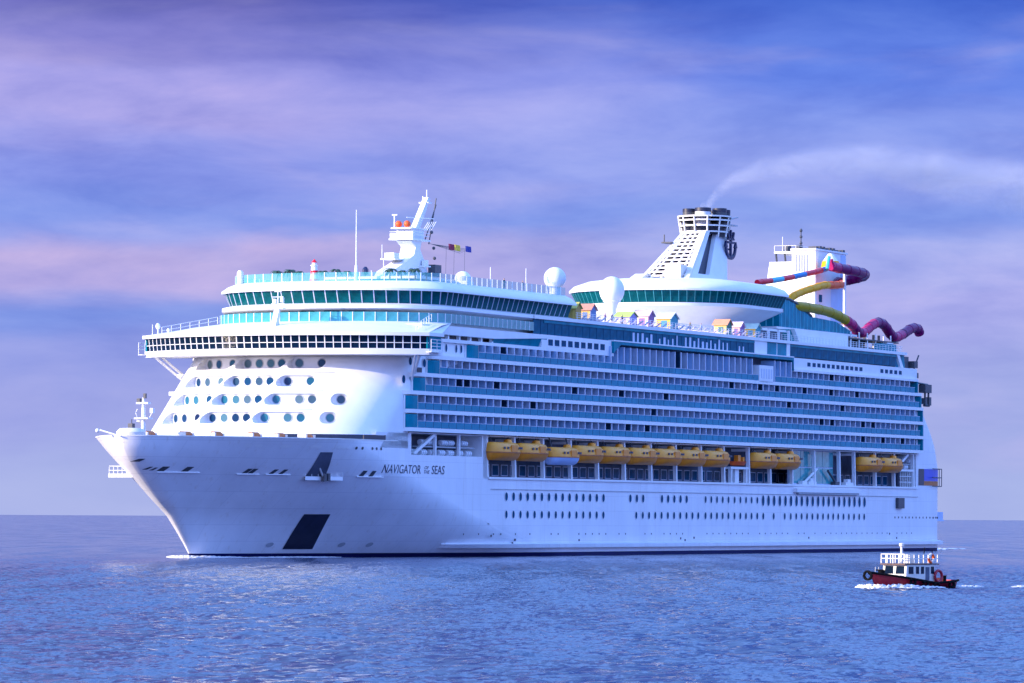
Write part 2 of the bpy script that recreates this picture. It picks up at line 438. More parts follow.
# name on the bow, built-in letterforms wrapped on the plating
def hull_text(txt, s0, s1, z0, z1, parent, m, surf):
    cu = bpy.data.curves.new('lettering', 'FONT'); cu.body = txt; cu.resolution_u = 3
    o = bpy.data.objects.new('lettering', cu); COL.objects.link(o)
    bpy.context.view_layer.update()
    me = bpy.data.meshes.new_from_object(o.evaluated_get(bpy.context.evaluated_depsgraph_get()))
    bpy.data.objects.remove(o)
    co = np.array([v.co[:] for v in me.vertices]); lo, hi = co.min(0), co.max(0)
    for v in me.vertices:
        u = (v.co.x - lo[0]) / (hi[0] - lo[0]); q = (v.co.y - lo[1]) / (hi[1] - lo[1])
        p = surf(s0 + (s1 - s0) * u + .25 * (q - .5), z0 + (z1 - z0) * q)
        v.co = (p[0], -p[1], p[2])
    me.materials.clear(); me.materials.append(M[m])
    ob = bpy.data.objects.new('lettering', me); COL.objects.link(ob); ob.parent = parent
    return ob
sf_ = lambda s, z: hp(s, z, .05)
hull_text('NAVIGATOR', 24.6, 36.9, 12.55, 13.85, ship, 'letter', sf_)
hull_text('OF', 38.2, 39.6, 13.25, 13.75, ship, 'letter', sf_)
hull_text('THE', 37.9, 39.9, 12.6, 13.1, ship, 'letter', sf_)
hull_text('SEAS', 40.7, 45.2, 12.55, 13.85, ship, 'letter', sf_)

# ------------------------------------------------------------------ portholes (port side)
def s_of(x, z, t=19.3):
    # ship station that lies under a bearing x (pixels of bearing from the lens axis) for tabulated survey data
    u = (x - 512.0) / 4700.0
    ax, ay = S0.x + t * .9101, S0.y - t * .4144
    return (ay * u - ax) / (.4144 - .9101 * u)
upper = [506.1, 513.2, 520.2, 527.3, 534.3, 541.5, 548.6, 555.5, 562.3, 569.2, 576.2, 583, 589.7, 596.4, 603.1, 630, 636.5, 642.8, 661.6, 667.8, 674, 680.2, 686.3]
small_up = [705.3, 711, 716.7, 722.4, 728.2, 734.3, 740.1, 745.7, 751.3, 757]
tall = [762.8, 768.2, 773.8, 779.5, 785.2, 790.7, 796.2, 801.5, 807, 812.4, 817.8, 823.1, 828.4, 833.6, 838.8, 844, 849.1, 854.2, 859.2, 864.2]
lower = upper[:15] + [636, 642.5, 648.8, 655, 661.3, 667.6, 673.8, 680, 686.2, 692.2, 698] + small_up + [763, 773.4, 784.5, 790.5, 796, 801.4, 806.8, 812.2, 817.5, 822.8, 828, 833, 838, 843.3, 848.6, 853.8, 859, 864]
PH = MB(); n = 14
def pill_mesh(rs, rz):
    b = MB()
    b.add([(1.2 * rs * math.cos(2 * math.pi * i / n), .0, 1.13 * rz * math.sin(2 * math.pi * i / n)) for i in range(n)], [tuple(range(n))], 1)
    b.add([(rs * math.cos(2 * math.pi * i / n), .02, rz * math.sin(2 * math.pi * i / n)) for i in range(n)], [tuple(range(n))], 0)
    return b
def window_row(name, xs, z, rs, rz):
    proto = None
    for x in xs:
        s = s_of(x, z)
        if proto is None: o = proto = pill_mesh(rs, rz).build(name, ['glass', 'white'], ship)
        else: o = proto.copy(); COL.objects.link(o); o.parent = ship
        o.location = (s, -(hb(s, z) + .05), z)
window_row('porthole', upper, 9.35, .50, .66)
window_row('porthole', small_up, 9.35, .40, .60)
window_row('tall_window', tall, 9.3, .62, .95)
window_row('porthole', lower, 6.55, .42, .60)
# rubbing strake, sponson, scuppers
mb = MB(); mb.box(62, 259, 19.25, 19.42, 10.40, 10.52, 0); mb.build('rubbing_strake', 'grey', ship)
mb = MB()
pts = [(50.5, .1), (52.5, .5), (58, .8), (64, .9), (80, .9), (150, .9), (240, .9), (258, 1.2)]
rows = []
for h0, k in ((1.3, -.1), (1.32, 1), (1.9, 1.0), (2.1, .1)):
    rows.append([(s, hb(s, h0) - .1 + (d + .15) * max(k, 0) + .02, h0) for i, (s, d) in enumerate(pts)] +
                [(s, hb(s, h0) + 1.3 * max(k, 0), h0) for s in (266, 272, 276, 280)] + [(283.3, 9, h0)])
mb.loft(rows); mb.build('side_sponson', 'hull', ship, smooth=25)
mb = MB()
for i in range(75):
    s = 52 + i * 2.75
    if random.random() < .25: continue
    mb.box(s, s + .28, 19.3, 19.33, 3.35, 3.6)
for i in range(14): mb.box(246 + i * 2, 246.45 + i * 2, hb(246 + i * 2, 6) - .1, hb(246 + i * 2, 6.5) + .03, 6.3, 6.65)
for s, z in ((70, 1.9), (71, 2.4), (139, 2.5), (141, 2.2), (145, 2.6), (96, 2.3), (200, 2.5), (243, 3.2), (247, 2.4), (62, 3.0)): mb.box(s, s + .5, 19.3, 19.34, z, z + .35)
mb.build('drain_outlet', 'block', ship)

# ------------------------------------------------------------------ boat deck
mb = MB()
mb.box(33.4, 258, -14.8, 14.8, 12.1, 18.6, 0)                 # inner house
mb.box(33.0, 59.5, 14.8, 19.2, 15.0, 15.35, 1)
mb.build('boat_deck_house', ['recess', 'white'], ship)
mb = MB(); mb.box(61, 258, -19.3, 19.3, 11.95, 12.2); mb.build('boat_deck', 'white', ship)
mb = MB(); mb.box(61, 258.5, 19.32, 19.55, 12.0, 12.35); mb.build('boat_deck_sill', 'white', ship)
mb = MB(); mb.box(59.2, 61, 14, 19.3, 12.1, 18.6); mb.box(33.0, 33.4, 14, 19.28, 15.35, 18.6); mb.box(58.8, 59.2, 14, 19.28, 15.35, 18.6); mb.box(33, 258, 14.8, 19.28, 18.6, 18.75); mb.box(258, 258.4, 14, 19.27, 12.2, 18.6)
mb.build('boat_deck_bulkhead', 'white', ship)
# windows along the promenade wall
proto = None
for i in range(56):
    s = 63 + i * 3.45
    if proto is None:
        b = MB(); b.box(-1.25, 1.25, 0, .05, -.9, .9, 1); b.box(-1.1, 1.1, .05, .07, -.78, .78, 0); proto = o = b.build('promenade_window', ['glass', 'divider'], ship)
    else: o = proto.copy(); COL.objects.link(o); o.parent = ship
    o.location = (s, -14.82, 13.5)
# pillars of the boat bays
px = [487.4, 515.2, 543.9, 571.4, 598.2, 625, 651.5, 676.4, 701.6, 724.4, 749.3, 770.6, 792.5, 815, 840, 855, 875.7, 894.6, 913.7]
proto = None
for k, x in enumerate(px):
    s = s_of(x, 12.3)
    if proto is None:
        b = MB(); b.prism([(-.18, 12.3), (.34, 12.3), (-.15, 18.6), (-.65, 18.6)], 'sz', 18.75, 19.35); b.box(-.5, -.1, 16.0, 18.8, 17.9, 18.35); proto = o = b.build('davit_pillar', 'white', ship)
    else: o = proto.copy(); COL.objects.link(o); o.parent = ship
    o.location = (s, 0, 0)
# davit arms above each boat are part of the ship
# glazed double height wall, cranes and ledge aft of the boats
a, b_ = s_of(794, 15), s_of(838, 15)
mb = MB()
for i in range(4):
    u0 = a + (b_ - a) * i / 4; u1 = a + (b_ - a) * (i + 1) / 4
    for j in range(2):
        mb.box(u0 + .12, u1 - .12, 18.2, 18.3, 12.6 + j * 3 , 15.4 + j * 3, 0)
mb.box(a, b_, 17.9, 18.22, 12.2, 18.6, 1)
mb.build('atrium_glazing', ['teal2', 'divider'], ship)
mb = MB(); mb.box(s_of(793, 11), s_of(858, 11), 19.3, 20.1, 10.9, 11.6); mb.box(s_of(796, 11), s_of(856, 11), 19.3, 19.9, 10.55, 10.9, 1)
mb.build('gangway_ledge', ['white', 'grey'], ship)
for xa, xb, za, zb, m_ in ((805, 818, 12.6, 15.2, 'white'), (838, 829, 12.5, 15.0, 'dgrey')):
    mb = MB(); mb.tube([(s_of(xa, 12), 19.0, za), (s_of(xb, 15), 19.0, zb)], .22, 0, 8); mb.box(s_of(xa, 12) - 1.2, s_of(xa, 12) + 1.2, 18.4, 19.25, 12.2, 13.0)
    mb.build('deck_crane', m_, ship)
for x in (813, 850): 
    mb = MB(); s = s_of(x, 12); mb.box(s - 2.0, s + 2.0, 18.3, 19.2, 12.2, 12.9); mb.box(s - .8, s + .8, 18.3, 19.1, 12.9, 13.5); mb.build('deck_winch', 'white', ship)
# white lattice at aft end of boat deck, and braces of the raft recesses
mb = MB(); s0, s1 = s_of(896, 13), s_of(912, 13)
mb.box(s0 - 1, s1 + 1, 18.0, 19.3, 15.3, 15.7)
for i in range(6): mb.box(s0 + 3 + i * 1.3, s0 + 3.15 + i * 1.3, 19.0, 19.1, 12.3, 15.3)
for z in (13.2, 14.3): mb.box(s0 + 2.6, s1, 19.0, 19.1, z, z + .12)
mb.build('screen_lattice', 'white', ship)
mb = MB(); mb.prism([(34.2, 15.6), (35.2, 15.5), (42.5, 18.5), (41.4, 18.6)], 'sz', 18.9, 19.3); mb.build('brace', 'white', ship)
mb = MB(); mb.prism([(246.5, 15.8), (247.6, 15.7), (254.3, 18.5), (253.2, 18.6)], 'sz', 18.9, 19.3); mb.build('brace', 'white', ship)
mb = MB()
for s in (42, 50.5): mb.box(s, s + .4, 18.9, 19.3, 15.4, 18.6)
mb.build('recess_post', 'white', ship)

# stern quarter openings
mb = MB(); mb.add([hp(s, z, .06) for z in (12.7, 15.9) for s in (259.4, 260, 261, 262.6)], [(0, 1, 5, 4), (1, 2, 6, 5), (2, 3, 7, 6)])
mb.build('stern_opening', 'block', ship)
mb = MB(); ss = [262.6 + i * 1.7 for i in range(9)]
mb.loft([[hp(s, 13.6, .06) for s in ss], [hp(s, 15.9, .06) for s in ss]], 0); mb.loft([[hp(s, 12.7, .06) for s in ss], [hp(s, 13.55, .06) for s in ss]], 1)
mb.build('stern_door', ['sblue', 'brown'], ship)
mb = MB()
for z in (12.6, 14.3, 16.0): mb.tube([(266, 19.9, z), (275, 18.6, z), (283, 14.5, z)], .08, 0, 5)
for p in ((275, 18.6), (279, 16.7), (283, 14.5)): mb.tube([(p[0], p[1], 12.6), (p[0], p[1], 16.0)], .08, 0, 5)
mb.build('stern_rail', 'dgrey', ship)
mb = MB(); mb.box(277.5, 282.8, 11.5, 16.2, 6.0, 7.6); mb.box(277.3, 283.0, 11.3, 16.4, 5.8, 6.0); mb.build('stern_box', 'tender', ship)
mb = MB(); mb.box(246.6, 250.0, 19.3, 19.9, 8.2, 10.2); mb.build('pilot_gear', 'dgrey', ship)

# ------------------------------------------------------------------ balconies
SL = [19.2, 21.95, 24.7, 27.45, 30.2, 32.95]
ST = [30.6, 30.6, 33.2, 38.2, 52.0]
EN = [259.5, 259.5, 259.3, 258.3, 256.4]
mb = MB(); mb.box(36, 257.5, -17.4, 17.4, 18.75, 33.0)
mb.build('cabin_block', 'white', ship)
def slab_poly(s0, s1, ti, to, r=1.9):
    arc = [(s0 + r - r * math.sin(a), to - r + r * math.cos(a)) for a in [math.pi / 2 * i / 8 for i in range(9)]]
    return [(s1, ti), (s1, to)] + arc + [(s0, ti)]
levels = [(0, ST[0], EN[0]), (1, ST[1], EN[1]), (2, min(ST[1], ST[2]), EN[2]), (3, ST[2], EN[2]), (4, ST[3], EN[3])]
for i, a, e in levels:
    mb = MB(); mb.prism(slab_poly(a, e, 17.0, 20.3), 'st', SL[i] - .34, SL[i] + .24); mb.prism(slab_poly(a, e, -20.3, -17.0, .1), 'st', SL[i] - .34, SL[i] + .24)
    mb.build('deck_slab', 'white', ship, smooth=30)
# corner glass and posts at forward ends
for i in range(5):
    s0, r, to, z = ST[i], 1.9, 20.25, SL[i] + .24
    arc = [(s0, 19.2)] + [(s0 + r - r * math.sin(a), to - r + r * math.cos(a)) for a in [math.pi / 2 * (8 - k) / 8 for k in range(9)]] + [(s0 + 3.2, to)]
    mb = MB(); mb.loft([[(p[0], p[1], z) for p in arc], [(p[0], p[1], z + 2.0) for p in arc]], 0)
    for p in (arc[4],):
        mb.tube([(p[0], p[1], z), (p[0], p[1], z + 2.1)], .14, 1, 6)
    mb.box(s0 + 3.1, s0 + 3.25, 17.4, 20.25, z, z + 2.15, 1)
    mb.build('corner_glazing', ['teal', 'white'], ship)
PITCH = 2.73
def balcony_mesh(b, s, z, rnd, tall=0.0):
    h = 2.17 + tall
    b.box(s - .05, s + .06, 17.4, 20.0, z + .24, z + .24 + h, 5 if rnd < .5 else (6 if rnd < .93 else 1))                   # divider
    b.box(s - .13, s + .15, 19.95, 20.13, z + .24, z + .24 + h, 0)
    b.box(s + .28, s + 2.5, 17.4, 17.46, z + .24, z + 2.35, 1)                       # door glass
    b.box(s + 1.30, s + 1.46, 17.4, 17.55, z + .24, z + 2.35, 0)                     # door post
    b.box(s + .12, s + 2.66, 20.16, 20.22, z + .28, z + 1.22, 2)                     # balustrade
    b.box(s + .08, s + 2.70, 20.12, 20.26, z + 1.22, z + 1.29, 3)                    # hand rail
    if rnd > .55:
        q = s + .5 + rnd; b.box(q, q + .55, 18.4, 19.3, z + .24, z + 1.35 + .3 * rnd, 4)   # chair back
    if rnd < .3: b.box(s + .3, s + 1.2, 17.46, 17.5, z + .3, z + 2.3, 0)             # drawn curtain
    return b
BM = ['divider', 'cabin', 'bglass', 'divider', 'dgrey', 'frost', 'frost2']
units = []
for i in range(5):
    s = ST[i] + 3.25
    while s + PITCH < EN[i] - .3:
        if not (i == 4 and 172.5 < s + 1.4 < 180): units.append((s, i))
        s += PITCH
units.sort()
protos = {}
for s, i in units[:96]:
    key = random.choice((0, 0, 1, 1, 1, 2, 2, 2, 3)); 
    if key not in protos:
        b = balcony_mesh(MB(), 0, 0, (.1, .4, .6, .95)[key]); o = b.build('balcony', BM, ship); protos[key] = o
    else:
        o = protos[key].copy(); COL.objects.link(o); o.parent = ship
    o.location = (s, 0, SL[i])
mb = MB()
for s, i in units[96:]: balcony_mesh(mb, s, SL[i], random.random(), 1.6 if i == 4 and 107 < s < 190 else 0)
o = mb.build('balcony', BM, ship); o['kind'] = 'stuff'; o['label'] = 'balconies further along the side'
mb = MB(); mb.box(172.8, 179.6, 17.4, 20.3, 30.2, 33.2, 0)
for i in range(5): mb.box(173.6 + i * 1.2, 174.2 + i * 1.2, 20.3, 20.33, 30.9, 32.6, 1)
mb.build('louvred_locker', ['white', 'divider'], ship)
# end closures and aft rounding of block
for i in range(5):
    mb = MB(); mb.box(EN[i] - .5, EN[i], 17.2, 20.25, SL[i] + .24, SL[i] + 2.5, 0); mb.build('end_screen', 'teal', ship)

# ------------------------------------------------------------------ front of the superstructure
def ell(wd, b, se, z, n=48, rear=None, rear_n=1):
    pts = [(se - b * math.cos(p), wd * math.sin(p), z) for p in [math.pi * (i / n - .5) for i in range(n + 1)]]
    if rear is not None: pts = [(rear, -wd, z)] + pts + [(rear, wd, z)]
    return pts
def fpar(z): 
    k = (z - 18) / 12.0; return 19.3, 14 - 2.5 * k, 25 + 13.5 * k
def fcurve(phi, z, inset=0):
    wd, b, se = fpar(z); return Vector((se - (b - inset) * math.cos(phi), (wd - inset) * math.sin(phi), z))
mb = MB()
zs = [16.3, 18, 20, 22, 24, 26, 28, 30.0, 32.6]
cur = []
for z in zs:
    wd, b, se = fpar(z)
    rear = 32.5 if z < 23 else (35 if z < 25.5 else (40.5 if z < 28.5 else 53.5))
    rear = max(rear, se + 1)
    cur.append(ell(wd, b, se, z, 64, rear))
mb.loft(cur, 0, closed=True); mb.cap(cur[0]); mb.cap(cur[-1])
front = mb.build('front_house', 'white', ship, smooth=30)
# cut the recessed window bays out of it
def phi_of(x, z):
    best = None
    for i in range(-85, 86):
        p = R(i) ; q = fcurve(p, z); wv = W(*q)
        e = abs(512 + 4700 * wv.x / wv.y - x)
        if i > -66 and (best is None or e < best[0]): best = (e, p)
    return best[1]
ROWZ = [20.6 + 2.8 * k for k in range(4)]
bays = [(-49, -20.6, [-44, -35.6, -25.5]), (-19.3, 6.2, [-16, -9.5, -3.4, 2.2]), (7.3, 31.5, [11, 22, 28.2]), (38, 46.5, [42.7])]
cut = MB(); wins = []
for k, zc in enumerate(ROWZ):
    for bi, (p0, p1, wl) in enumerate(bays):
        if bi == 3 and k >= 2: continue
        if k >= 2 and bi == 2: p1, wl = 25, [11, 22]
        p0r, p1r = R(p0), R(p1); n_ = 18; hh = .88; rad = hh / 19.3 * 1.15
        prof = []
        for i in range(n_ + 1):
            u = i / n_; p = p0r + (p1r - p0r) * u
            d = min(p - p0r, p1r - p); hgt = hh * math.sqrt(max(1 - max(0, 1 - d / rad) ** 2, .05))
            zt = min(zc + .88, 32)
            inn = fcurve(p, zt, .45)
            o3 = fcurve(p, zc - 1.2, -2.2)
            prof.append([(o3.x, o3.y, zc - hgt), (o3.x, o3.y, zc + hgt), (inn.x, inn.y, zc + hgt), (inn.x, inn.y, zc - hgt)])
        o0 = len(cut.v)
        cut.loft(prof, 0, closed=True); cut.cap(prof[0]); cut.cap(prof[-1])
        for a in wl: wins.append((R(a), min(zc + .88, 32), zc))
cutter = cut.build('cutter', 'white', ship)
md = front.modifiers.new('cut', 'BOOLEAN'); md.operation = 'DIFFERENCE'; md.solver = 'EXACT'; md.object = cutter; md.use_self = True
bpy.context.view_layer.update()
nm = bpy.data.meshes.new_from_object(front.evaluated_get(bpy.context.evaluated_depsgraph_get()))
front.modifiers.clear(); front.data = nm; nm.name = 'front_house'
nm.polygons.foreach_set('use_smooth', [True] * len(nm.polygons)); nm.set_sharp_from_angle(angle=R(30))
bpy.data.objects.remove(cutter)
pg = mat('round_window_glass', (.01, .06, .10), .1, ior=1.3); t = pg.node_tree; oi = N(t, 'ShaderNodeObjectInfo')
L(t, ramp(t, oi.outputs['Random'], [(0, (.003, .010, .045)), (.25, (.004, .05, .12)), (.5, (.02, .14, .20)), (.75, (.10, .17, .20)), (1, (.02, .06, .11))], 'LINEAR'), t.nodes['Principled BSDF'].inputs['Base Color'])
M['port'] = pg
proto = None
for p, zt, zc in wins:
    c = fcurve(p, zt, .45); wd, b, se = fpar(zt)
    nrm = Vector((-math.cos(p) / (b - .45), math.sin(p) / (wd - .45), 0)).normalized()
    if proto is None:
        q = MB()
        q.lathe((0, 0, 0), [(.72, 0), (.72, .08), (.62, .08), (.60, .05)], 1, 20); q.lathe((0, 0, 0), [(.60, .045), (.60, .06)], 0, 20)
        q.v = [(v[2], v[0], v[1]) for v in q.v]
        proto = o = q.build('round_window', ['port', 'grey'], ship)
    else: o = proto.copy(); COL.objects.link(o); o.parent = ship
    o.location = (c.x + nrm.x * .0, -(c.y), zc)
    o.rotation_euler = (0, 0, math.atan2(-nrm.y, nrm.x))
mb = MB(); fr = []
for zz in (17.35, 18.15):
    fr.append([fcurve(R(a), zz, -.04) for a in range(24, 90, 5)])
mb.loft(fr); mb.box(17.5, 24.8, 19.2, 19.34, 17.42, 18.1); mb.build('painted_gap_shade', 'block', ship)  # dark strip painted as the shade in the gap above the bulwark
for zc in ROWZ:
    for a0, a1 in ((-20, 6), (7, 33)):
        zz = zc + 1.22; q = [fcurve(R(a0 + (a1 - a0) * i / 10), zz, -.05) for i in range(11)]
        mb = MB(); mb.loft([q, [p + Vector((0, 0, .10)) for p in q]]); mb.build('rain_gutter', 'grey', ship)
# few portholes in the flat side plating by the balconies
for x, y_z in ((402.5, 26.6), (409, 29.35), (423, 29.2), (430.5, 29.2)):
    s = s_of(x, y_z); o = pill_mesh(.55, .62).build('porthole', ['glass', 'white'], ship); o.location = (s, -19.37, y_z)
for x in (445, 455, 460): 
    o = pill_mesh(.32, .6).build('porthole', ['glass', 'white'], ship); o.location = (s_of(x, 31.8), -19.37, 31.75)
mb = MB(); s = s_of(418.5, 28); mb.box(s - .8, s + .8, 19.3, 19.37, 27.6, 28.5); mb.build('vent', 'block', ship)
# fascia seam and handrails on front base: machinery on the fore deck
for s, t, a in ((-8, 3.5, .9), (-4.5, 6.5, 1.0), (2, 9.2, 1.0), (5.5, 11.5, .9), (-9, -2, 1.0), (9.5, 14.0, .8)):
    mb = MB(); mb.tube([(s - 1.1, t, 17.6), (s + 1.1, t, 17.6)], a * .62, 0, 10); mb.box(s - 1.5, s - 1.1, t - .7, t + .7, 16.4, 18.0, 1); mb.box(s + 1.1, s + 1.5, t - .7, t + .7, 16.4, 17.9, 1)
    mb.build('mooring_winch', ['brown', 'warm'], ship, smooth=40)
mb = MB(); mb.lathe((-16.5, -.6, 16.4), [(2.1, 0), (2.1, 1.5), (1.6, 2.0), (.01, 2.1)], 0, 16); mb.box(-16.9, -16.1, -.9, -.2, 18.4, 19.1, 1); mb.tube([(-16.5, -.5, 19), (-16.5, -.5, 19.7)], .07, 1, 5)
mb.build('bow_housing', ['warm', 'dgrey'], ship, smooth=40)
mb = MB(); mb.tube([(-20.6, 0, 17.2), (-21.2, -3, 18.1)], .12, 0, 6); mb.sphere((-21.2, -3.4, 18.0), .3, 0, 8, 6); mb.build('bow_light', 'white', ship)
def foremast():
    b = MB(); s, t = -14.0, 0.0
    b.tube([(s, t, 16.4), (s, t, 20.2), (s, t, 22.8)], [.36, .30, .18], 0, 10)
    b.box(s - .8, s + .8, t - 1.1, t + 1.1, 19.75, 19.95, 0); b.box(s - .45, s + .45, t - .95, t + .95, 21.9, 22.15, 0)
    b.tube([(s, t - 1.0, 20), (s, t - 1.25, 20.6), (s, t - 1.0, 21.2)], .05, 0, 5); b.tube([(s, t + 1.0, 20), (s, t + 1.45, 20.8)], .06, 0, 5)
    b.box(s - .3, s + .3, t + 1.2, t + 1.65, 20.6, 21.3, 0); b.box(s - .3, s + .3, t - .95, t - .45, 22.15, 22.7, 1); b.box(s - .2, s + .2, t + .05, t + .4, 22.7, 23.4, 1)
    b.lathe((s, t - .6, 19.2), [(.01, 0), (.45, .2), (.4, .55)], 0, 10)
    return b.build('foremast', ['white', 'dgrey'], ship, smooth=40)
foremast()

# ------------------------------------------------------------------ window bands
def resample(poly, n):
    P = [Vector(p) for p in poly]; L_ = [0]
    for a, b in zip(P, P[1:]): L_.append(L_[-1] + (b - a).length)
    out = []; j = 0
    for i in range(n + 1):
        d = L_[-1] * i / n
        while j < len(P) - 2 and L_[j + 1] < d: j += 1
        seg = L_[j + 1] - L_[j]; out.append(P[j].lerp(P[j + 1], (d - L_[j]) / seg if seg else 0))
    return out
def glazing(bot, top, n, parent, name, gm, fm, fw=.16, out=.06, bars=(), mull=True, label=None):
    # one object per pane: glass with its own jamb and cross bars
    B = resample(bot, n); T_ = resample(top, n)
    for i in range(n):
        b0, b1, t0, t1 = B[i], B[i + 1], T_[i], T_[i + 1]
        tg = (b1 - b0).normalized(); nr = tg.cross(Vector((0, 0, 1))) * 1.0
        if nr.x * 1 > 0 and abs(nr.y) < .05: pass
        nr = -nr if nr.dot(Vector((-1 if abs(nr.x) > abs(nr.y) else 0, math.copysign(1, (b0.y + b1.y)) if abs(nr.y) >= abs(nr.x) else 0, 0))) < 0 else nr
        m = MB(); m.add([b0, b1, t1, t0], [(0, 1, 2, 3)], 0)
        if mull:
            for (p, q, e) in ((b0, t0, fw / 2),):
                m.add([p - tg * e + nr * out, p + tg * e + nr * out, q + tg * e + nr * out, q - tg * e + nr * out,
                       p - tg * e - nr * out, p + tg * e - nr * out, q + tg * e - nr * out, q - tg * e - nr * out],
                      [(0, 1, 2, 3), (0, 4, 5, 1), (3, 2, 6, 7), (0, 3, 7, 4), (1, 5, 6, 2)], 1)
        for f in bars:
            p, q = b0.lerp(t0, f), b1.lerp(t1, f); h = Vector((0, 0, .045))
            m.add([p - h + nr * out * 1.4, q - h + nr * out * 1.4, q + h + nr * out * 1.4, p + h + nr * out * 1.4, p - h, q - h, q + h, p + h], [(0, 1, 2, 3), (0, 1, 5, 4), (3, 2, 6, 7)], 1)
        org = b0
        o = m.build(name, [gm, fm], parent, origin=(org.x, org.y, org.z))
        if label: o['label'] = label

# bridge
def bcurve(z, k=0.0, wd=24.0, n=40):
    return [(21.2 + k + 8.6 * (abs(t) / 24.0) ** 2.2, t, z) for t in [wd * (2 * i / n - 1) for i in range(n + 1)]]
def slab(front_, rear_s, z0, z1, m, name, parent, mats):
    b = MB(); poly = [(p[0], p[1]) for p in front_] + [(rear_s, front_[-1][1]), (rear_s, front_[0][1])]
    b.prism(poly, 'st', z0, z1); return b.build(name, mats, parent, smooth=30)
bridge = slab(bcurve(0), 34.5, 30.15, 31.05, 0, 'bridge', ship, 'white')
glazing(bcurve(31.05, .35, 23.8), bcurve(32.95, .05, 23.9), 40, bridge, 'bridge_window', 'bridge', 'white', .14, .08, bars=(.45,))
slab([(p[0] - .5, p[1] * 1.01, 0) for p in bcurve(0)], 34.5, 32.95, 33.45, 0, 'bridge_roof', bridge, 'white')
for sd_ in (1, -1):
    mb = MB(); mb.box(29.6, 34.3, sd_ * 23.7 - .1, sd_ * 23.7 + .1, 31.05, 32.95, 0)
    for z in (31.9, 32.4, 31.4): mb.tube([(29.0, sd_ * 24.7, z), (33.0, sd_ * 24.7, z)], .05, 1, 5)
    for s in (29, 31, 33): mb.tube([(s, sd_ * 24.7, 30.6), (s, sd_ * 24.7, 32.4)], .05, 1, 5)
    mb.box(28.9, 33.1, sd_ * 24.35 - .4, sd_ * 24.35 + .4, 30.5, 30.6, 1)
    mb.build('wing_end', ['teal', 'white'], bridge)
for sd_ in (1, -1):
    for p, q in (((31, 21.8, 30.2), (34.5, 19.2, 27.0)), ((29.2, 22.0, 30.2), (33.8, 19.2, 26.4))):
        mb = MB(); mb.tube([(p[0], sd_ * p[1], p[2]), (q[0], sd_ * q[1], q[2])], .2, 0, 8); mb.build('wing_strut', 'white', bridge)
mb = MB(); mb.box(31, 36, -19, 19, 30.2, 33.3); mb.build('bridge_core', 'dgrey', bridge)
for t, r, z in ((-22.2, .34, 34.6), (-20.4, .22, 34.1)):
    mb = MB(); mb.tube([(30.5, t, 33.4), (30.5, t, z)], .12, 0, 6); mb.sphere((30.5, t, z + r), r * 1.1, 0, 10, 8, 1.3); mb.build('small_dome', 'white', ship, smooth=60)
mb = MB(); mb.tube([(30.6, -23.2, 33.4), (30.6, -23.2, 35.2)], .05, 0, 5); mb.build('whip_aerial', 'white', ship)
# fairing up to the lounge
LW, LB, LS = 18.9, 13.0, 48.0
lo = bcurve(33.45, -.35, 24.1, 48)
hi = ell(19.3, 13.2, 47.5, 35.6, 48)
mid = [tuple(Vector(a).lerp(Vector(b), .55) + Vector((0, 0, .25))) for a, b in zip(lo, hi)]
mb = MB(); mb.loft([lo, mid, hi]); 
mb.add([lo[-1], (35, 23.6, 33.45), (47.5, 19.3, 35.6)], [(0, 1, 2)]); mb.add([lo[0], (35, -23.6, 33.45), (47.5, -19.3, 35.6)], [(0, 1, 2)])
mb.build('bridge_fairing', 'white', ship, smooth=40)
# rails on the wings roof
for sd_ in (1, -1):
    mb = MB(); pts = [(30.5 + 12 * k / 6, sd_ * (21.5 - 3.2 * k / 6), 33.7 + 2.0 * k / 6) for k in range(7)]
    for p in pts: mb.tube([p, (p[0], p[1], p[2] + 1.1)], .045, 0, 5)
    for h in (.55, 1.1): mb.tube([(p[0], p[1], p[2] + h) for p in pts], .04, 0, 5)
    mb.build('wing_roof_rail', 'white', ship)
# small raked signal post on the bridge roof
mb = MB(); mb.prism([(26.2, 33.6), (27.8, 33.6), (28.3, 37.2), (27.9, 37.2)], 'sz', -.9, -.1, 0)
mb.box(27.6, 28.6, -1.3, .7, 37.2, 37.4, 0); mb.tube([(28.1, -.4, 37.3), (28.1, -.4, 40.6)], .1, 0, 6)
for z, hw_ in ((38.0, 1.1), (39.0, .9), (39.8, .6)): mb.tube([(28.1, -.4 - hw_, z), (28.1, -.4 + hw_, z)], .06, 0, 5)
mb.box(27.8, 28.4, -1.2, -.7, 38.0, 38.7, 0); mb.box(27.8, 28.4, .1, .5, 38.2, 38.9, 0)
mb.build('radar_post', 'white', ship)

# lounge deck: inner walls, glass screens, band, slanted glazing, brow, roof
def outline(wd, b, se, z, rear, n=56): return ell(wd, b, se, z, n, rear)
mb = MB(); q = outline(17.2, 11.5, 48, 0, 94)
mb.prism([(p[0], p[1]) for p in q], 'st', 33.0, 38.4, 0)
mb.build('lounge_base', 'white', ship, smooth=30)
for i in range(9):
    p = R(-6 + i * 4.5) if i % 3 else None
    if p is None: continue
    c = Vector((48 - 11.5 * math.cos(p), 17.2 * math.sin(p), 36.6)); 
    mb = MB(); tg = Vector((11.5 * math.sin(p), 17.2 * math.cos(p), 0)).normalized(); nr = Vector((-17.2 * math.cos(p), 11.5 * math.sin(p), 0)).normalized()
    mb.add([c + nr * .04 - tg * .6 + Vector((0, 0, -.7)), c + nr * .04 + tg * .6 + Vector((0, 0, -.7)), c + nr * .04 + tg * .6 + Vector((0, 0, .7)), c + nr * .04 - tg * .6 + Vector((0, 0, .7))], [(0, 1, 2, 3)])
    mb.build('lounge_base_window', 'glass', ship)
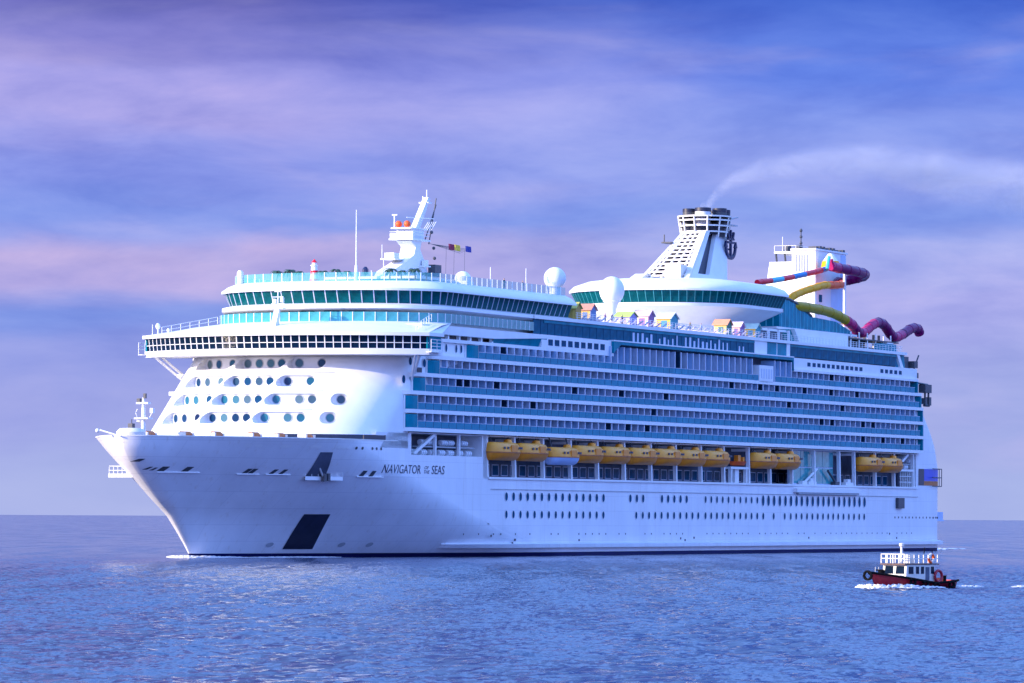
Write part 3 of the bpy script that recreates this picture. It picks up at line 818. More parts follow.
glazing(outline(19.3, 13.2, 47.5, 35.6, 78), outline(19.3, 13.2, 47.5, 37.0, 78), 66, ship, 'wind_screen', 'teal2', 'white', .12, .05)
mb = MB()
o1 = outline(LW, LB, LS, 37.25, 94.5); o2 = outline(LW + .35, LB + .35, LS, 37.6, 94.5); o3 = outline(LW + .3, LB + .3, LS, 38.1, 94.5); o4 = outline(17.9, 12, LS, 38.4, 94.5)
o0 = outline(17.0, 11.0, LS, 37.2, 94.5)
mb.loft([o0, o1, o2, o3, o4]); mb.build('lounge_floor_band', 'white', ship, smooth=50)
lounge = None
mb = MB(); g2 = outline(LW - .15, LB - .15, LS, 40.35, 94.3)
br = [outline(17.0, 11, LS, 40.35, 94.5), outline(LW + .45, LB + .45, LS, 40.3, 94.6), outline(LW + .45, LB + .45, LS, 40.65, 94.6), outline(LW - .4, LB - 1.6, LS, 41.4, 94.6), outline(LW - 1.5, LB - 4.2, LS, 41.95, 94.4)]
mb.loft(br); mb.cap(br[-1])
lounge = mb.build('lounge_roof', 'white', ship, smooth=50)
glazing(outline(17.95, 12.05, LS, 38.35, 94.3), g2, 76, lounge, 'lounge_window', 'lounge', 'divider', .14, .06)
mb = MB(); mb.box(94.0, 94.4, -18, 18, 38.1, 41); mb.build('lounge_end_wall', 'teal', lounge)
bal0 = outline(LW - 1.4, LB - 4.0, LS, 41.9, 94.3); bal1 = outline(LW - 1.4, LB - 4.0, LS, 43.2, 94.3)
glazing(bal0, bal1, 72, lounge, 'glass_balustrade', 'balus', 'white', .12, .06)

# wall strip between bridge wing and top balcony row: fascia bands
mb = MB()
mb.box(43, 109, 17.0, 19.75, 32.6, 33.1, 0)
mb.prism([(36, 33.75), (62, 33.75), (80, 34.45), (80, 35.1), (36, 35.1)], 'sz', 17.0, 19.8, 0)
mb.box(80, 108, 17.0, 19.75, 33.1, 35.12, 0)
mb.box(190, 257, 17.0, 19.75, 32.7, 35.1, 0)
mb.prism([(108, 33.1), (111, 34.55), (189.5, 34.55), (190, 32.7), (190, 35.05), (108, 35.05)], 'sz', 17.0, 20.2, 2)
mb.box(108, 190, 17, 20.25, 35.05, 35.25, 0)
mb.box(190, 256.4, 19.7, 20.3, 32.6, 33.05, 0)
for s in (46, 50, 54, 58, 62): mb.box(s, s + .5, 18.9, 19.4, 33.1, 33.8, 0)
mb.box(36, 108, 17.0, 18.2, 33.1, 33.8, 1)
mb.build('deck_fascia', ['white', 'block', 'teal'], ship)
mb = MB(); mb.add([(62, 19.2, 33.1), (82, 19.2, 33.1), (82, 19.82, 34.5), (62, 19.82, 33.75)], [(0, 1, 2, 3)]); mb.build('slanted_glazing', 'teal', ship)
for x in [549.5, 556, 562.7, 569.3, 575.8, 582.3, 588.8, 595.2, 601.5]:
    s = s_of(x, 33.9, 19.75); b = MB(); b.box(-.85, .85, 0, .04, -.48, .48); o = b.build('square_window', 'glass', ship); o.location = (s, -19.76, 33.95)
for x in [808, 813.2, 818, 822.8, 827.6, 832.3, 837, 841.6, 846.2, 850.8, 855.4, 860, 881, 885.6, 890.2, 894.8, 899.4]:
    s = s_of(x, 34, 19.75); b = MB(); b.box(-.75, .75, 0, .04, -.36, .36); o = b.build('square_window', 'glass', ship); o.location = (s, -19.76, 34.1)

# pool deck: glazed side band and sun deck
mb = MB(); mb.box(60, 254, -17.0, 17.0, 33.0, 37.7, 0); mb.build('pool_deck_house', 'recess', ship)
mb = MB(); mb.box(78, 250.5, -19.4, 19.4, 37.72, 38.02, 0); mb.box(78, 252, 19.0, 19.55, 37.55, 38.1, 0); mb.build('sun_deck', 'white', ship)
glazing([(78, 19.2, 35.12), (173, 19.2, 35.12)], [(78, 19.2, 37.6), (173, 19.2, 37.6)], 34, ship, 'pool_deck_window', 'pool', 'glass', .12, .04)
glazing([(179, 19.2, 35.3), (189, 19.2, 35.3)], [(179, 19.2, 37.5), (189, 19.2, 37.5)], 2, ship, 'pool_deck_window', 'teal', 'white', .3, .04)
glazing([(190, 19.2, 35.3), (247, 19.2, 35.3)], [(190, 19.2, 37.45), (247, 19.2, 37.45)], 14, ship, 'pool_deck_window', 'pool', 'glass', .12, .03)
mb = MB(); mb.box(173, 179, 17, 19.3, 35.1, 37.6); mb.box(188.6, 190.2, 17, 19.35, 35.1, 37.6); mb.prism([(246.5, 37.6), (248, 37.6), (250.5, 35.0), (249, 35.0)], 'sz', 17, 19.4)
mb.build('side_panel', 'white', ship)
mb = MB(); mb.prism([(247, 35.1), (252.5, 35.1), (252, 37.6), (247, 37.6)], 'sz', 14, 18.9); mb.build('aft_screen', 'teal', ship)
for a_, b_2 in ((82, 173), (190.4, 246.6)):
    mb = MB(); mb.box(a_, b_2, 19.22, 19.3, 37.05, 37.5); mb.build('glass_header', 'teal', ship)
# interior loungers seen bright behind the glass band: pale frames
mb = MB()
for s in np.arange(118, 168, 1.9):
    if random.random() < .75:
        mb = MB(); mb.box(s, s + .4 + .5 * random.random(), 19.24, 19.3, 35.3, 36.2 + random.random() * .9); mb.build('sunbed_frame', 'divider', ship)
mb = MB()
for s in np.arange(95, 250, 1.6): mb.tube([(s, 19.3, 38.1), (s, 19.3, 39.15)], .045, 0, 4)
for h in (38.45, 38.8, 39.15): mb.tube([(94.5, 19.3, h), (250, 19.3, h)], .035, 0, 4)
mb.build('sun_deck_rail', 'white', ship)

# ------------------------------------------------------------------ oval upper lounge round the funnel
mb = MB()
def disc(wd, b, z, rear=195, se=178): return outline(wd, b, se, z, rear, 56)
rs = [disc(10.5, 9.0, 38.0), disc(10.5, 9.0, 40.5), disc(11.5, 10.5, 41.6), disc(15.4, 15.0, 43.2), disc(16.2, 15.9, 43.5), disc(16.2, 15.9, 44.05), disc(15.6, 15.3, 44.1)]
mb.loft(rs); 
hp_ = [(10.5, 38), (10.5, 40.5), (11.5, 41.6), (15.4, 43.2), (16.2, 43.5), (16.2, 44.05)]; mb.prism(hp_ + [(-a, z) for a, z in hp_[::-1]], 'tz', 194.6, 194.98)
dlow = mb.build('upper_lounge_base', 'white', ship, smooth=40)
mb = MB()
rs = [disc(14, 14, 46.25), disc(17.2, 17.0, 46.2), disc(17.2, 17.0, 46.6), disc(16.4, 15.9, 47.4), disc(14.0, 12.8, 48.3), disc(11, 9.5, 48.7)]
mb.loft(rs); mb.cap(rs[-1])
dtop = mb.build('upper_lounge_roof', 'white', ship, smooth=50)
glazing(disc(15.7, 15.4, 44.1), disc(16.8, 16.5, 46.22), 58, dtop, 'upper_lounge_window', 'lounge', 'teal2', .13, .06)

mb = MB(); mb.box(195, 212, -12, 9, 38, 47.2); mb.build('upper_lounge_annex', 'white', ship)
# dome radars
def dome(c, r, pedestal, label):
    b = MB()
    if pedestal:
        s, t = c[0], c[1]
        b.lathe((s, t, 0), [(.95, 38.0), (.75, 39.2), (.7, 41.2), (1.2, 42.2), (1.35, 42.9), (1.5, 43.0)], 0, 20)
        b.lathe((s, t, c[2]), [(1.5, -1.9)] + [(r * math.sin(a) * (1 if a < 1.57 or True else 1), -r * 1.12 * math.cos(a)) for a in [.75 + i * (math.pi - .76) / 14 for i in range(15)]], 0, 28)
    else:
        b.sphere(c, r, 0, 28, 18); b.lathe((c[0], c[1], c[2] - r - 1.2), [(.9, 0), (.9, 1.6)], 0, 14)
    o = b.build('radar_dome', 'white', ship, smooth=50); o['label'] = label; return o
dome((96, 14.9, 44.85), 1.8, False, 'round white dome at the aft end of the lounge roof')
dome((126.1, 12, 44.3), 2.12, True, 'pear shaped white dome on a tapered column')
mb = MB(); mb.sphere((70, 10.6, 43.6), 1.3, 0, 18, 10, .9); mb.box(68.6, 71.4, 9.4, 11.8, 41.9, 43.2); o = mb.build('satellite_dome', 'white', ship, smooth=50)
mb = MB(); mb.lathe((42.5, -14.4, 41.9), [(.45, 0), (.45, .9), (.55, 1.0), (.5, 1.7), (.3, 2.0)], 0, 12); mb.build('small_dome', 'white', ship, smooth=50)

# ------------------------------------------------------------------ main mast
mb = MB()
leg = [(60.8, 42.2), (63.5, 44.6), (68.3, 46.2), (71.6, 47.6), (72.2, 48.9), (70.4, 49.8), (74.6, 50.2), (73.8, 48.6), (75.6, 46.6), (78.5, 42.2), (74.5, 42.2), (72.5, 44.8), (68.5, 43.4), (66.3, 42.2)]
mb.prism(leg, 'sz', -1.3, 1.3, 0)
mast = mb.build('main_mast', 'white', ship)
mb = MB(); mb.box(69.6, 76.2, -2.2, 2.0, 49.9, 50.15); mb.box(71.0, 75.0, -1.5, 1.4, 50.15, 51.7); mb.box(69.9, 75.6, -2.0, 1.6, 51.7, 51.9)
mb.prism([(73.8, 51.8), (75.4, 51.8), (79.4, 57.0), (78.6, 57.2)], 'sz', -.5, .4, 0); mb.box(78.0, 79.4, -1.0, .7, 56.2, 56.4)
mb.tube([(78.9, 0, 57), (78.9, 0, 58.4)], .1, 0, 6); mb.tube([(78.9, -.7, 56.4), (78.9, -.7, 57.4)], .08, 0, 5)
mb.box(69.8, 70.4, -2.1, 1.9, 50.15, 51.0); mb.tube([(70.4, -1.6, 51.9), (70.4, -1.6, 54)], .12, 0, 6); mb.tube([(72, -.2, 53.6), (77, 2.2, 53.6)], .07, 0, 5)
mb.tube([(70.2, -1.9, 53.9), (70.2, -1.0, 53.9)], .12, 0, 6)
for k in range(5): mb.tube([(74.6, 1.4 + k * .35, 51.6), (75.5, 1.9 + k * .35, 53.0)], .05, 0, 5)
mb.box(66.0, 69.5, -1.9, .6, 46.6, 46.8); mb.box(66.6, 68.6, -1.5, .2, 46.8, 47.7); mb.tube([(66.2, -1.7, 46.8), (66.2, -1.7, 49)], .05, 0, 5)
mb.box(73.5, 75.5, 1.3, 2.4, 45.8, 46.0); mb.box(74, 75, 1.5, 2.2, 46.0, 46.9)
for z in (50.7, 51.2): mb.tube([(69.7, -2.1, z), (69.7, 1.9, z), (76, 1.9, z)], .045, 0, 5)
mb.build('mast_platform', 'white', mast)
for t in (-.95, .55):
    mb = MB(); mb.sphere((70.6, t, 52.45), .55, 0, 14, 10); mb.tube([(70.6, t, 51.9), (70.6, t, 52.1)], .2, 0, 6); mb.build('orange_globe', 'redor', mast, smooth=60)
mb = MB()
for p in (((76.2, 1.0, 50.2), (79.0, 1.6, 56.0)), ((77.2, 1.2, 49.6), (78.8, 1.7, 57.0))): mb.tube(p, .09, 0, 5)
for s, t, z in ((78.2, 1.6, 49.0), (78.3, 1.7, 47.4), (77.6, 1.5, 51.5)): mb.sphere((s, t, z), .28, 0, 8, 6)
mb.box(76.6, 79.0, 1.4, 2.6, 44.4, 46.3); mb.build('mast_rigging', 'dgrey', mast)
mb = MB()
for k in range(5): mb.tube([(74.5 , 2.4, 49.6 - k * .02), (86 + k * .9, 2.6, 48.6 + .2 * k)], .03, 0, 4)
for s in (81, 84, 88): mb.tube([(s, 2.5, 49.3), (s - .3, 2.5, 42)], .025, 0, 4)
mb.build('halyard', 'dgrey', mast)
mb = MB(); mb.tube([(52.8, .4, 41.9), (52.8, .4, 45.0)], [.38, .2], 0, 8); mb.tube([(52.8, .4, 45.0), (52.8, .4, 53.6)], [.12, .06], 0, 6); mb.build('whip_aerial', 'white', ship, smooth=40)
for s, t, h in ((62.5, .4, 46.5), (60.0, -.5, 44.6), (57, 3, 44.8), (73, 14, 45.5), (80, 17, 45.6), (88, 17.2, 45.2)):
    mb = MB(); mb.tube([(s, t, 41.9), (s, t, h)], .06, 0, 5); mb.build('whip_aerial', 'white', ship)
mb = MB(); mb.lathe((60.5, -1.8, 43.9), [(.1, -1.5), (.1, 0), (.5, .1), (.5, .9), (.2, 1.3)], 0, 10); mb.build('mast_light', 'logo', ship)
# lounge top kiosk
mb = MB(); mb.box(56, 72, -6, 7, 42.0, 43.0, 0); mb.box(55.5, 73, -6.4, 9.5, 43.0, 43.4, 1); mb.build('lounge_top_kiosk', ['teal2', 'warm'], ship)

# ------------------------------------------------------------------ funnel
fb = [(177.5, -5.0), (176, 5.0), (195.5, 5.0), (198, -5.0)]; zb = 48.4
ft = [(193.0, -2.6), (190.5, 2.6), (200.5, 2.9), (201, -2.6)]; zt_ = 58.2
def fl(i, u): a = Vector((*fb[i], zb)); b = Vector((*ft[i], zt_)); return a.lerp(b, u)
mb = MB()
# port and starboard cheeks with an inclined slot, back wall
for sd_ in (1, -1):
    a0, a1 = (1, 2) if sd_ > 0 else (0, 3)
    def P_(u, f): return fl(a0, f).lerp(fl(a1, f), u)
    for u0, u1, f0, f1 in ((0, 1, 0, .17), (0, .22, .17, 1), (.52, 1, .17, 1)):
        o0 = [P_(u0, f0), P_(u1 if f0 or True else 1, f0), P_(u1, f1), P_(u0, f1)]
        # keep slot walls leaning
        inn = [p - Vector((0, sd_ * .8, 0)) for p in o0]
        mb.add(o0 + inn, [(0, 1, 2, 3), (4, 5, 6, 7), (0, 1, 5, 4), (1, 2, 6, 5), (2, 3, 7, 6), (3, 0, 4, 7)], 0)
mb.add([fl(2, 0), fl(3, 0), fl(3, 1), fl(2, 1)], [(0, 1, 2, 3)], 0)
funnel = mb.build('funnel', 'white', ship)
mb = MB()
mb.add([fl(0, 0) + Vector((2, .9, 0)), fl(1, 0) + Vector((2, -.9, 0)), fl(2, 0) + Vector((-1, -.9, 0)), fl(3, 0) + Vector((-1, .9, 0)),
        fl(0, 1) + Vector((2, .9, 0)), fl(1, 1) + Vector((2, -.9, 0)), fl(2, 1) + Vector((-1, -.9, 0)), fl(3, 1) + Vector((-1, .9, 0))],
       [(0, 1, 5, 4), (1, 2, 6, 5), (2, 3, 7, 6), (3, 0, 4, 7), (4, 5, 6, 7)], 0)
mb.build('funnel_core', 'block', funnel)
mb = MB()
for k in range(13):
    f = .03 + k * .078
    a, b = fl(0, f), fl(1, f)
    nz = Vector((0, 0, .30)); bk = Vector((.8, 0, .2))
    mb.add([a, b, b + nz, a + nz, a + bk, b + bk], [(0, 1, 2, 3), (3, 2, 5, 4), (0, 1, 5, 4)], 0)
for u in (0, .2, .42, .62, .82, 1):
    a, b = fl(0, 0).lerp(fl(1, 0), u), fl(0, 1).lerp(fl(1, 1), u); t_ = Vector((0, .16 if u not in (0, 1) else .3, 0)); o_ = Vector((-.12, 0, .08)); i_ = Vector((.7, 0, .1))
    mb.add([a - t_ + o_, a + t_ + o_, b + t_ + o_, b - t_ + o_, a - t_ + i_, a + t_ + i_, b + t_ + i_, b - t_ + i_], [(0, 1, 2, 3), (0, 3, 7, 4), (1, 5, 6, 2)], 0)
mb.box(176.5, 179.5, .6, 3.6, 48.6, 51.4, 0)
mb.build('funnel_louvre', 'warm', funnel)
# foot of the funnel
mb = MB(); mb.prism([(173.5, 48.3), (178.5, 48.3), (180.5, 50), (178.5, 50)], 'sz', -6, -3.6); mb.box(174, 198.5, -5.6, 5.6, 47.9, 48.75); mb.build('funnel_plinth', 'warm', funnel)
# open crown with exhaust pipes
mb = MB()
cx, ct = 196.6, 0
def ring(r, z, h, tck=.25): 
    return [(r, z), (r, z + h), (r - tck, z + h), (r - tck, z), (r, z)]
mb.lathe((cx, ct, 0), [(3.6, 57.9), (3.9, 59.4)], 1, 24, 1.0, .95)
for z, r in ((58.2, 4.7), (59.3, 4.9), (60.3, 5.2), (61.0, 5.4)): mb.lathe((cx, ct, 0), ring(r, z, .28), 0, 28, .95, .92)
for j in range(12):
    a = 2 * math.pi * j / 12; mb.tube([(cx + 4.4 * math.cos(a), ct + 4.2 * math.sin(a), 57.4), (cx + 5.1 * math.cos(a), ct + 4.8 * math.sin(a), 61.2)], .16, 0, 6)
mb.f = [f for f in mb.f if len(f) < 20] if False else mb.f
mb.build('funnel_crown', ['warm', 'block'], funnel)
for s, t, r, z1, m_ in ((195.0, -2.4, 1.15, 62.6, 'dgrey'), (194.6, .5, 1.45, 62.7, 'white'), (197.5, 2.6, 1.3, 62.7, 'dgrey'), (200.5, 2.6, .85, 62.6, 'dgrey'), (198.6, -1.9, 1.2, 62.5, 'dgrey'), (200.2, .4, 1.0, 62.5, 'grey')):
    mb = MB(); mb.lathe((s, t, 0), [(r, 57.5), (r, 62.0)], 0, 16); mb.lathe((s, t, 0), [(r * 1.02, 62.0), (r * 1.02, z1), (r * .8, z1 + .05)], 1, 16); mb.build('exhaust_pipe', [m_, 'block'], funnel, smooth=40)
mb = MB(); mb.tube([(200.0, 2.4, 60.6), (204.5, 3.4, 61.5)], .14, 0, 6); mb.box(200, 204, 2.6, 3.6, 59.8, 60.0); mb.build('funnel_arm', 'grey', funnel)
mb = MB(); mb.box(188.2, 191, -5.0, -3.2, 56.0, 56.25); mb.tube([(188.6, -4.6, 56.2), (188.6, -4.6, 57.6)], .12, 0, 5); mb.build('funnel_lamp', 'dgrey', funnel)
# navy crown and anchor standing proud on both cheeks of the aft edge
for sd_ in (1, -1):
    mb = MB(); t0, t1 = sd_ * 3.7, sd_ * 4.1
    def bar(pa, pb, wd_): 
        d = Vector((pb[0] - pa[0], pb[1] - pa[1])).normalized(); n_ = Vector((-d.y, d.x)) * wd_ / 2
        mb.prism([(pa[0] - n_.x, pa[1] - n_.y), (pb[0] - n_.x, pb[1] - n_.y), (pb[0] + n_.x, pb[1] + n_.y), (pa[0] + n_.x, pa[1] + n_.y)], 'sz', min(t0, t1), max(t0, t1))
    cxs = 199.8
    bar((cxs, 53.9), (cxs, 58.0), .5); bar((cxs - 1.6, 56.6), (cxs + 1.6, 56.6), .4)
    for k in range(10):
        a0, a1 = math.pi + math.pi * k / 10, math.pi + math.pi * (k + 1) / 10
        bar((cxs + 2.3 * math.cos(a0), 55.9 + 2.2 * math.sin(a0)), (cxs + 2.3 * math.cos(a1), 55.9 + 2.2 * math.sin(a1)), .55)
    for q in (-1, 1): 
        mb.prism([(cxs + q * 1.7, 55.7), (cxs + q * 2.9, 55.7), (cxs + q * 2.4, 56.8)], 'sz', min(t0, t1), max(t0, t1)); bar((cxs + q * .9, 57.2), (cxs + q * 1.5, 58.5), .4)
    bar((cxs, 57.6), (cxs, 58.9), .4); bar((cxs - 1.5, 57.2), (cxs + 1.5, 57.2), .35)
    mb.box(198.2, 199.9, min(sd_ * 3.0, t0), max(sd_ * 3.0, t0), 55.2, 55.5)
    o = mb.build('anchor_emblem', 'logo', funnel); o['label'] = 'dark blue crown and anchor emblem'

# ------------------------------------------------------------------ slide tower and slides
mb = MB()
mb.prism([(241, 46), (258, 46), (257, 55.6), (246, 55.6), (244.6, 52)], 'sz', -6.5, .2, 0)
mb.box(240.5, 257.2, .2, 5.0, 44, 57.4, 0); mb.box(240.2, 257.6, .0, 5.2, 57.4, 57.75, 0)
tower = mb.build('slide_tower', 'white', ship)
mb = MB()
for i in range(5): mb.box(240.38, 240.5, .9 + i * .55, 1.2 + i * .55, 53.4, 56.6)
mb.build('tower_grille', 'grey', tower)
mb = MB(); mb.box(249, 256.8, 5.0, 5.06, 44, 51, 0); mb.box(254.2, 256.8, 5.0, 5.07, 51.5, 57.2, 0); mb.build('tower_panel', 'tender', tower)
mb = MB(); mb.box(242.5, 244, 5.0, 5.1, 47.6, 49.0); mb.build('tower_window', 'glass', tower)
mb = MB(); mb.box(246, 256, -5.6, -1.0, 57.2, 57.6, 0)
for t in (-5.4, -3.6, -1.6): mb.tube([(247, t, 55.6), (246.5, t, 57.3)], .2, 1, 6)
for p in ((246, -5.5), (246, -3.3), (246, -1.1), (251, -1.1), (256, -1.1)): mb.tube([(p[0], p[1], 57.6), (p[0], p[1], 58.7)], .06, 0, 5)
mb.tube([(246, -5.5, 58.7), (246, -1.1, 58.7), (256, -1.1, 58.7)], .05, 0, 5)
mb.tube([(249, -5.0, 57.6), (249, -5.0, 60.6)], .07, 0, 5); mb.box(247.5, 249.5, -4.2, -3.4, 57.6, 58.9, 1); mb.box(249, 251, -2.4, -1.6, 57.6, 59.0, 1)
mb.tube([(250, -1.6, 57.6), (250, -1.6, 62.2)], .12, 1, 6)
for z in (59.4, 60.6, 61.8): mb.sphere((250, -1.6, z), .32, 1, 8, 6)
mb.build('tower_lookout', ['warm', 'dgrey'], tower)
mb = MB()
for i in range(9): mb.box(241 + i * 1.8, 242.2 + i * 1.8, 3.4, 5.0, 57.75, 58.0 + .3 * random.random())
mb.build('tower_roof_rail', 'dgrey', tower)
for s, t, zt in ((225.6, 10.6, 49.2), (242.0, 10.4, 53.2)):
    mb = MB(); mb.tube([(s, t, 38.0), (s, t, zt)], .3, 0, 10); mb.build('slide_post', 'white', ship, smooth=40)
def smooth_path(P, k=5):
    P = [Vector(p) for p in P]; out = []
    for i in range(len(P) - 1):
        p0, p1, p2, p3 = P[max(i - 1, 0)], P[i], P[i + 1], P[min(i + 2, len(P) - 1)]
        for j in range(k):
            u = j / k; out.append(.5 * ((2 * p1) + (-p0 + p2) * u + (2 * p0 - 5 * p1 + 4 * p2 - p3) * u * u + (-p0 + 3 * p1 - 3 * p2 + p3) * u ** 3))
    out.append(P[-1]); return out
def slide(path, r, names, seq, k=5, label=None):
    p = smooth_path(path, k); n_ = len(p) - 1
    ms = [seq[min(int(i / n_ * len(seq)), len(seq) - 1)] for i in range(n_)]
    b = MB(); b.tube(p, r, 0, 12, ms)
    for i in range(2, n_, 4):
        d = (p[i + 1] - p[i - 1]).normalized() * .1; b.tube([p[i] - d, p[i] + d], r * 1.06, ms[i], 12)
    o = b.build('water_slide', names, ship, smooth=50)
    if label: o['label'] = label
    return o
slide([(197.6, 10, 49.1), (206, 10, 49.9), (214.2, 10, 50.8), (222, 10, 51.8), (228.8, 10, 52.7), (234, 9.6, 53.4)], .52, ['aqua', 'red', 'blue'], [1, 0, 1, 2, 1, 1, 2], 6, 'red and blue banded straight slide')
slide([(232.5, 11, 53.9), (237, 11, 53.7), (243, 11.5, 53.5), (250, 11, 53.4), (255.5, 9.5, 53.2), (258.5, 7, 52.9), (257, 4.8, 52.3), (252, 5.2, 51.8), (248, 7.5, 51.4)], .95, ['purple', 'magenta'], [1, 0, 0, 0, 0, 0, 0, 0], 6, 'dark purple looping slide')
slide([(248, 7.5, 51.4), (243, 9.5, 50.9), (236, 10.5, 50.4), (230, 10.8, 50.1), (225, 10.8, 49.4), (219.4, 10.2, 48.3), (214.5, 10.0, 47.0), (212, 9.5, 45.4)], .72, ['redor', 'yellow'], [0, 0, 0, 1, 1, 1, 1, 1], 6, 'red to yellow descending slide')
slide([(207, 13.2, 45.2), (212, 14, 45.15), (222, 14, 44.9), (229, 14, 44.3), (233.5, 14, 43.5)], .9, ['olive'], [0], 6, 'olive yellow slide')
slide([(233, 14, 43.6), (236.5, 14, 42.9), (239.5, 14, 41.7), (243, 14, 41.7), (247, 14, 43.1), (251, 14, 43.9), (254.6, 14, 43.4), (257.6, 14, 42.0), (260.5, 14, 41.4), (265, 14, 42.2), (270, 14, 43.5), (273.5, 14, 43.5), (274.6, 14, 42.6)], .95, ['purple', 'magenta'], [1, 0, 1, 1, 0, 0, 0, 1, 0, 0, 0], 6, 'wavy purple slide overhanging the stern')
mb = MB(); mb.lathe((242.0, 7.5, 53.6), [(1.9, 0), (1.6, 1.7)], 0, 14); mb.lathe((242.0, 7.5, 55.3), [(1.5, 0), (.5, 1.4), (.1, 1.5)], 1, 14); mb.build('slide_canopy', ['yellow', 'white'], ship, smooth=40)
mb = MB(); mb.tube([(231, 11, 53.2), (232.0, 11, 55.6)], .35, 0, 8); mb.tube([(233.4, 11.2, 53.4), (233.2, 11, 55.2)], .35, 1, 8); mb.build('slide_entry', ['aqua', 'magenta'], ship)
# curved teal canopy
mb = MB(); mb.add([(198.5, 4, 41), (198.5, 14, 41), (198.5, 14, 46.35), (198.5, 4, 46.35)], [(0, 1, 2, 3)], 0)
for k in range(7): mb.box(198.4, 198.48, 4.6 + k * 1.35, 4.85 + k * 1.35, 41.2, 44.5, 1)
prof = [(198.5, 46.4), (203, 46.2), (207, 45.6), (211, 44.6), (215, 43.5)]
for (a, za_), (b, zb_) in zip(prof, prof[1:]):
    mb.add([(a, 4, za_), (b, 4, zb_), (b, 14, zb_), (a, 14, za_), (a, 14, 41.0), (b, 14, 41.0)], [(0, 1, 2, 3), (3, 2, 5, 4)], 0)
mb.prism([(215, 41), (215, 43.5), (228, 43.1), (236, 41.6), (237, 41)], 'sz', 4, 14, 0)
for i in range(20): 
    s = 199.5 + i * 1.9; mb.box(s, s + .14, 14.0, 14.06, 41.0, min(ip([(x, z) for x, z in prof] + [(228, 43.1), (236, 41.6), (238, 41)], s), 47) - .05, 1)
mb.tube([(p[0], 14, p[1] + .1) for p in prof], .25, 2, 6)
mb.build('glass_canopy', ['teal', 'aqua', 'dgrey'], ship)
mb = MB(); mb.box(196, 238, 4, 14.5, 40.6, 41.0, 0); mb.prism([(201, 38.0), (218, 38.0), (216, 40.6), (199.5, 40.6)], 'sz', 10, 15.5, 2)
mb.prism([(203, 38.0), (228, 38.0), (228, 40.5), (200, 40.7)], 'sz', 15.6, 16.4, 1)
mb.box(182, 203, 9, 15, 40.0, 40.4, 1); mb.box(183, 202, 10, 14, 38.02, 40.0, 3)
for s in (186, 191, 196): mb.box(s, s + .4, 16.5, 16.9, 38, 40.2, 1)
mb.build('pool_bar', ['white', 'white', 'teal2', 'recess'], ship)
# aft scaffold carrying the wave slide
mb = MB()
for s in (231, 235.5, 240, 244.5, 249, 253): mb.tube([(s, 15.8, 38), (s, 15.8, 41.4)], .14, 0, 6)
for s in (233, 238, 243, 248, 253, 256): mb.box(s, s + .35, 12, 12.4, 38, 41.6, 1)
mb.box(230, 257, 11.5, 16.0, 40.0, 40.25, 1); mb.box(231, 256, 12, 15, 38.6, 38.8, 1); mb.box(250.5, 254, 13, 16, 38.0, 40.0, 0)
mb.box(232, 246, 9, 13, 38.02, 40.0, 1)
mb.tube([(262, 14, 40.9), (254, 14, 39.5)], .2, 1, 6); mb.tube([(268, 14, 42.4), (256, 14, 39.3)], .14, 1, 6)
mb.build('slide_scaffold', ['white', 'dgrey'], ship)
mb = MB(); mb.box(240.5, 249, 17.0, 18.4, 38.05, 39.5); mb.build('aft_kiosk', 'teal', ship)
mb = MB(); mb.box(252.5, 256, 14, 18.4, 33.1, 37.4); mb.box(255.5, 259.5, 16.5, 19.2, 33.4, 34.4); mb.box(256.5, 258.5, 17.5, 19.4, 35.3, 36.6); mb.tube([(256, 18.8, 33.2), (259.5, 19.2, 37.8)], .16, 0, 6); mb.tube([(256, 18.8, 36.5), (259.8, 19.0, 33.8)], .1, 0, 5)
mb.build('aft_gear', 'dgrey', ship)
mb = MB(); mb.tube([(254, 19.4, 32.6), (262.5, 20.0, 32.2)], .2, 0, 6); mb.box(259.6, 263.2, 19.2, 20.6, 30.6, 32.2); mb.box(260.2, 261.2, 19.4, 20.4, 28.4, 29.6); mb.box(262.4, 263.6, 19.4, 20.4, 28.2, 29.8)
mb.tube([(261, 20, 28.8), (261, 20, 31)], .2, 0, 5); mb.tube([(263, 20, 28.8), (263, 20, 31)], .2, 0, 5); mb.tube([(260.6, 20, 28.2), (263.2, 20, 28.2)], .3, 0, 6)
mb.build('stern_boom', 'dgrey', ship)
# aft terraces closing off the stern
mb = MB(); mb.box(254, 262, -17, 17, 18.6, 29); mb.box(257, 268, -16, 16, 12, 18.6); mb.build('stern_terrace', 'recess', ship)

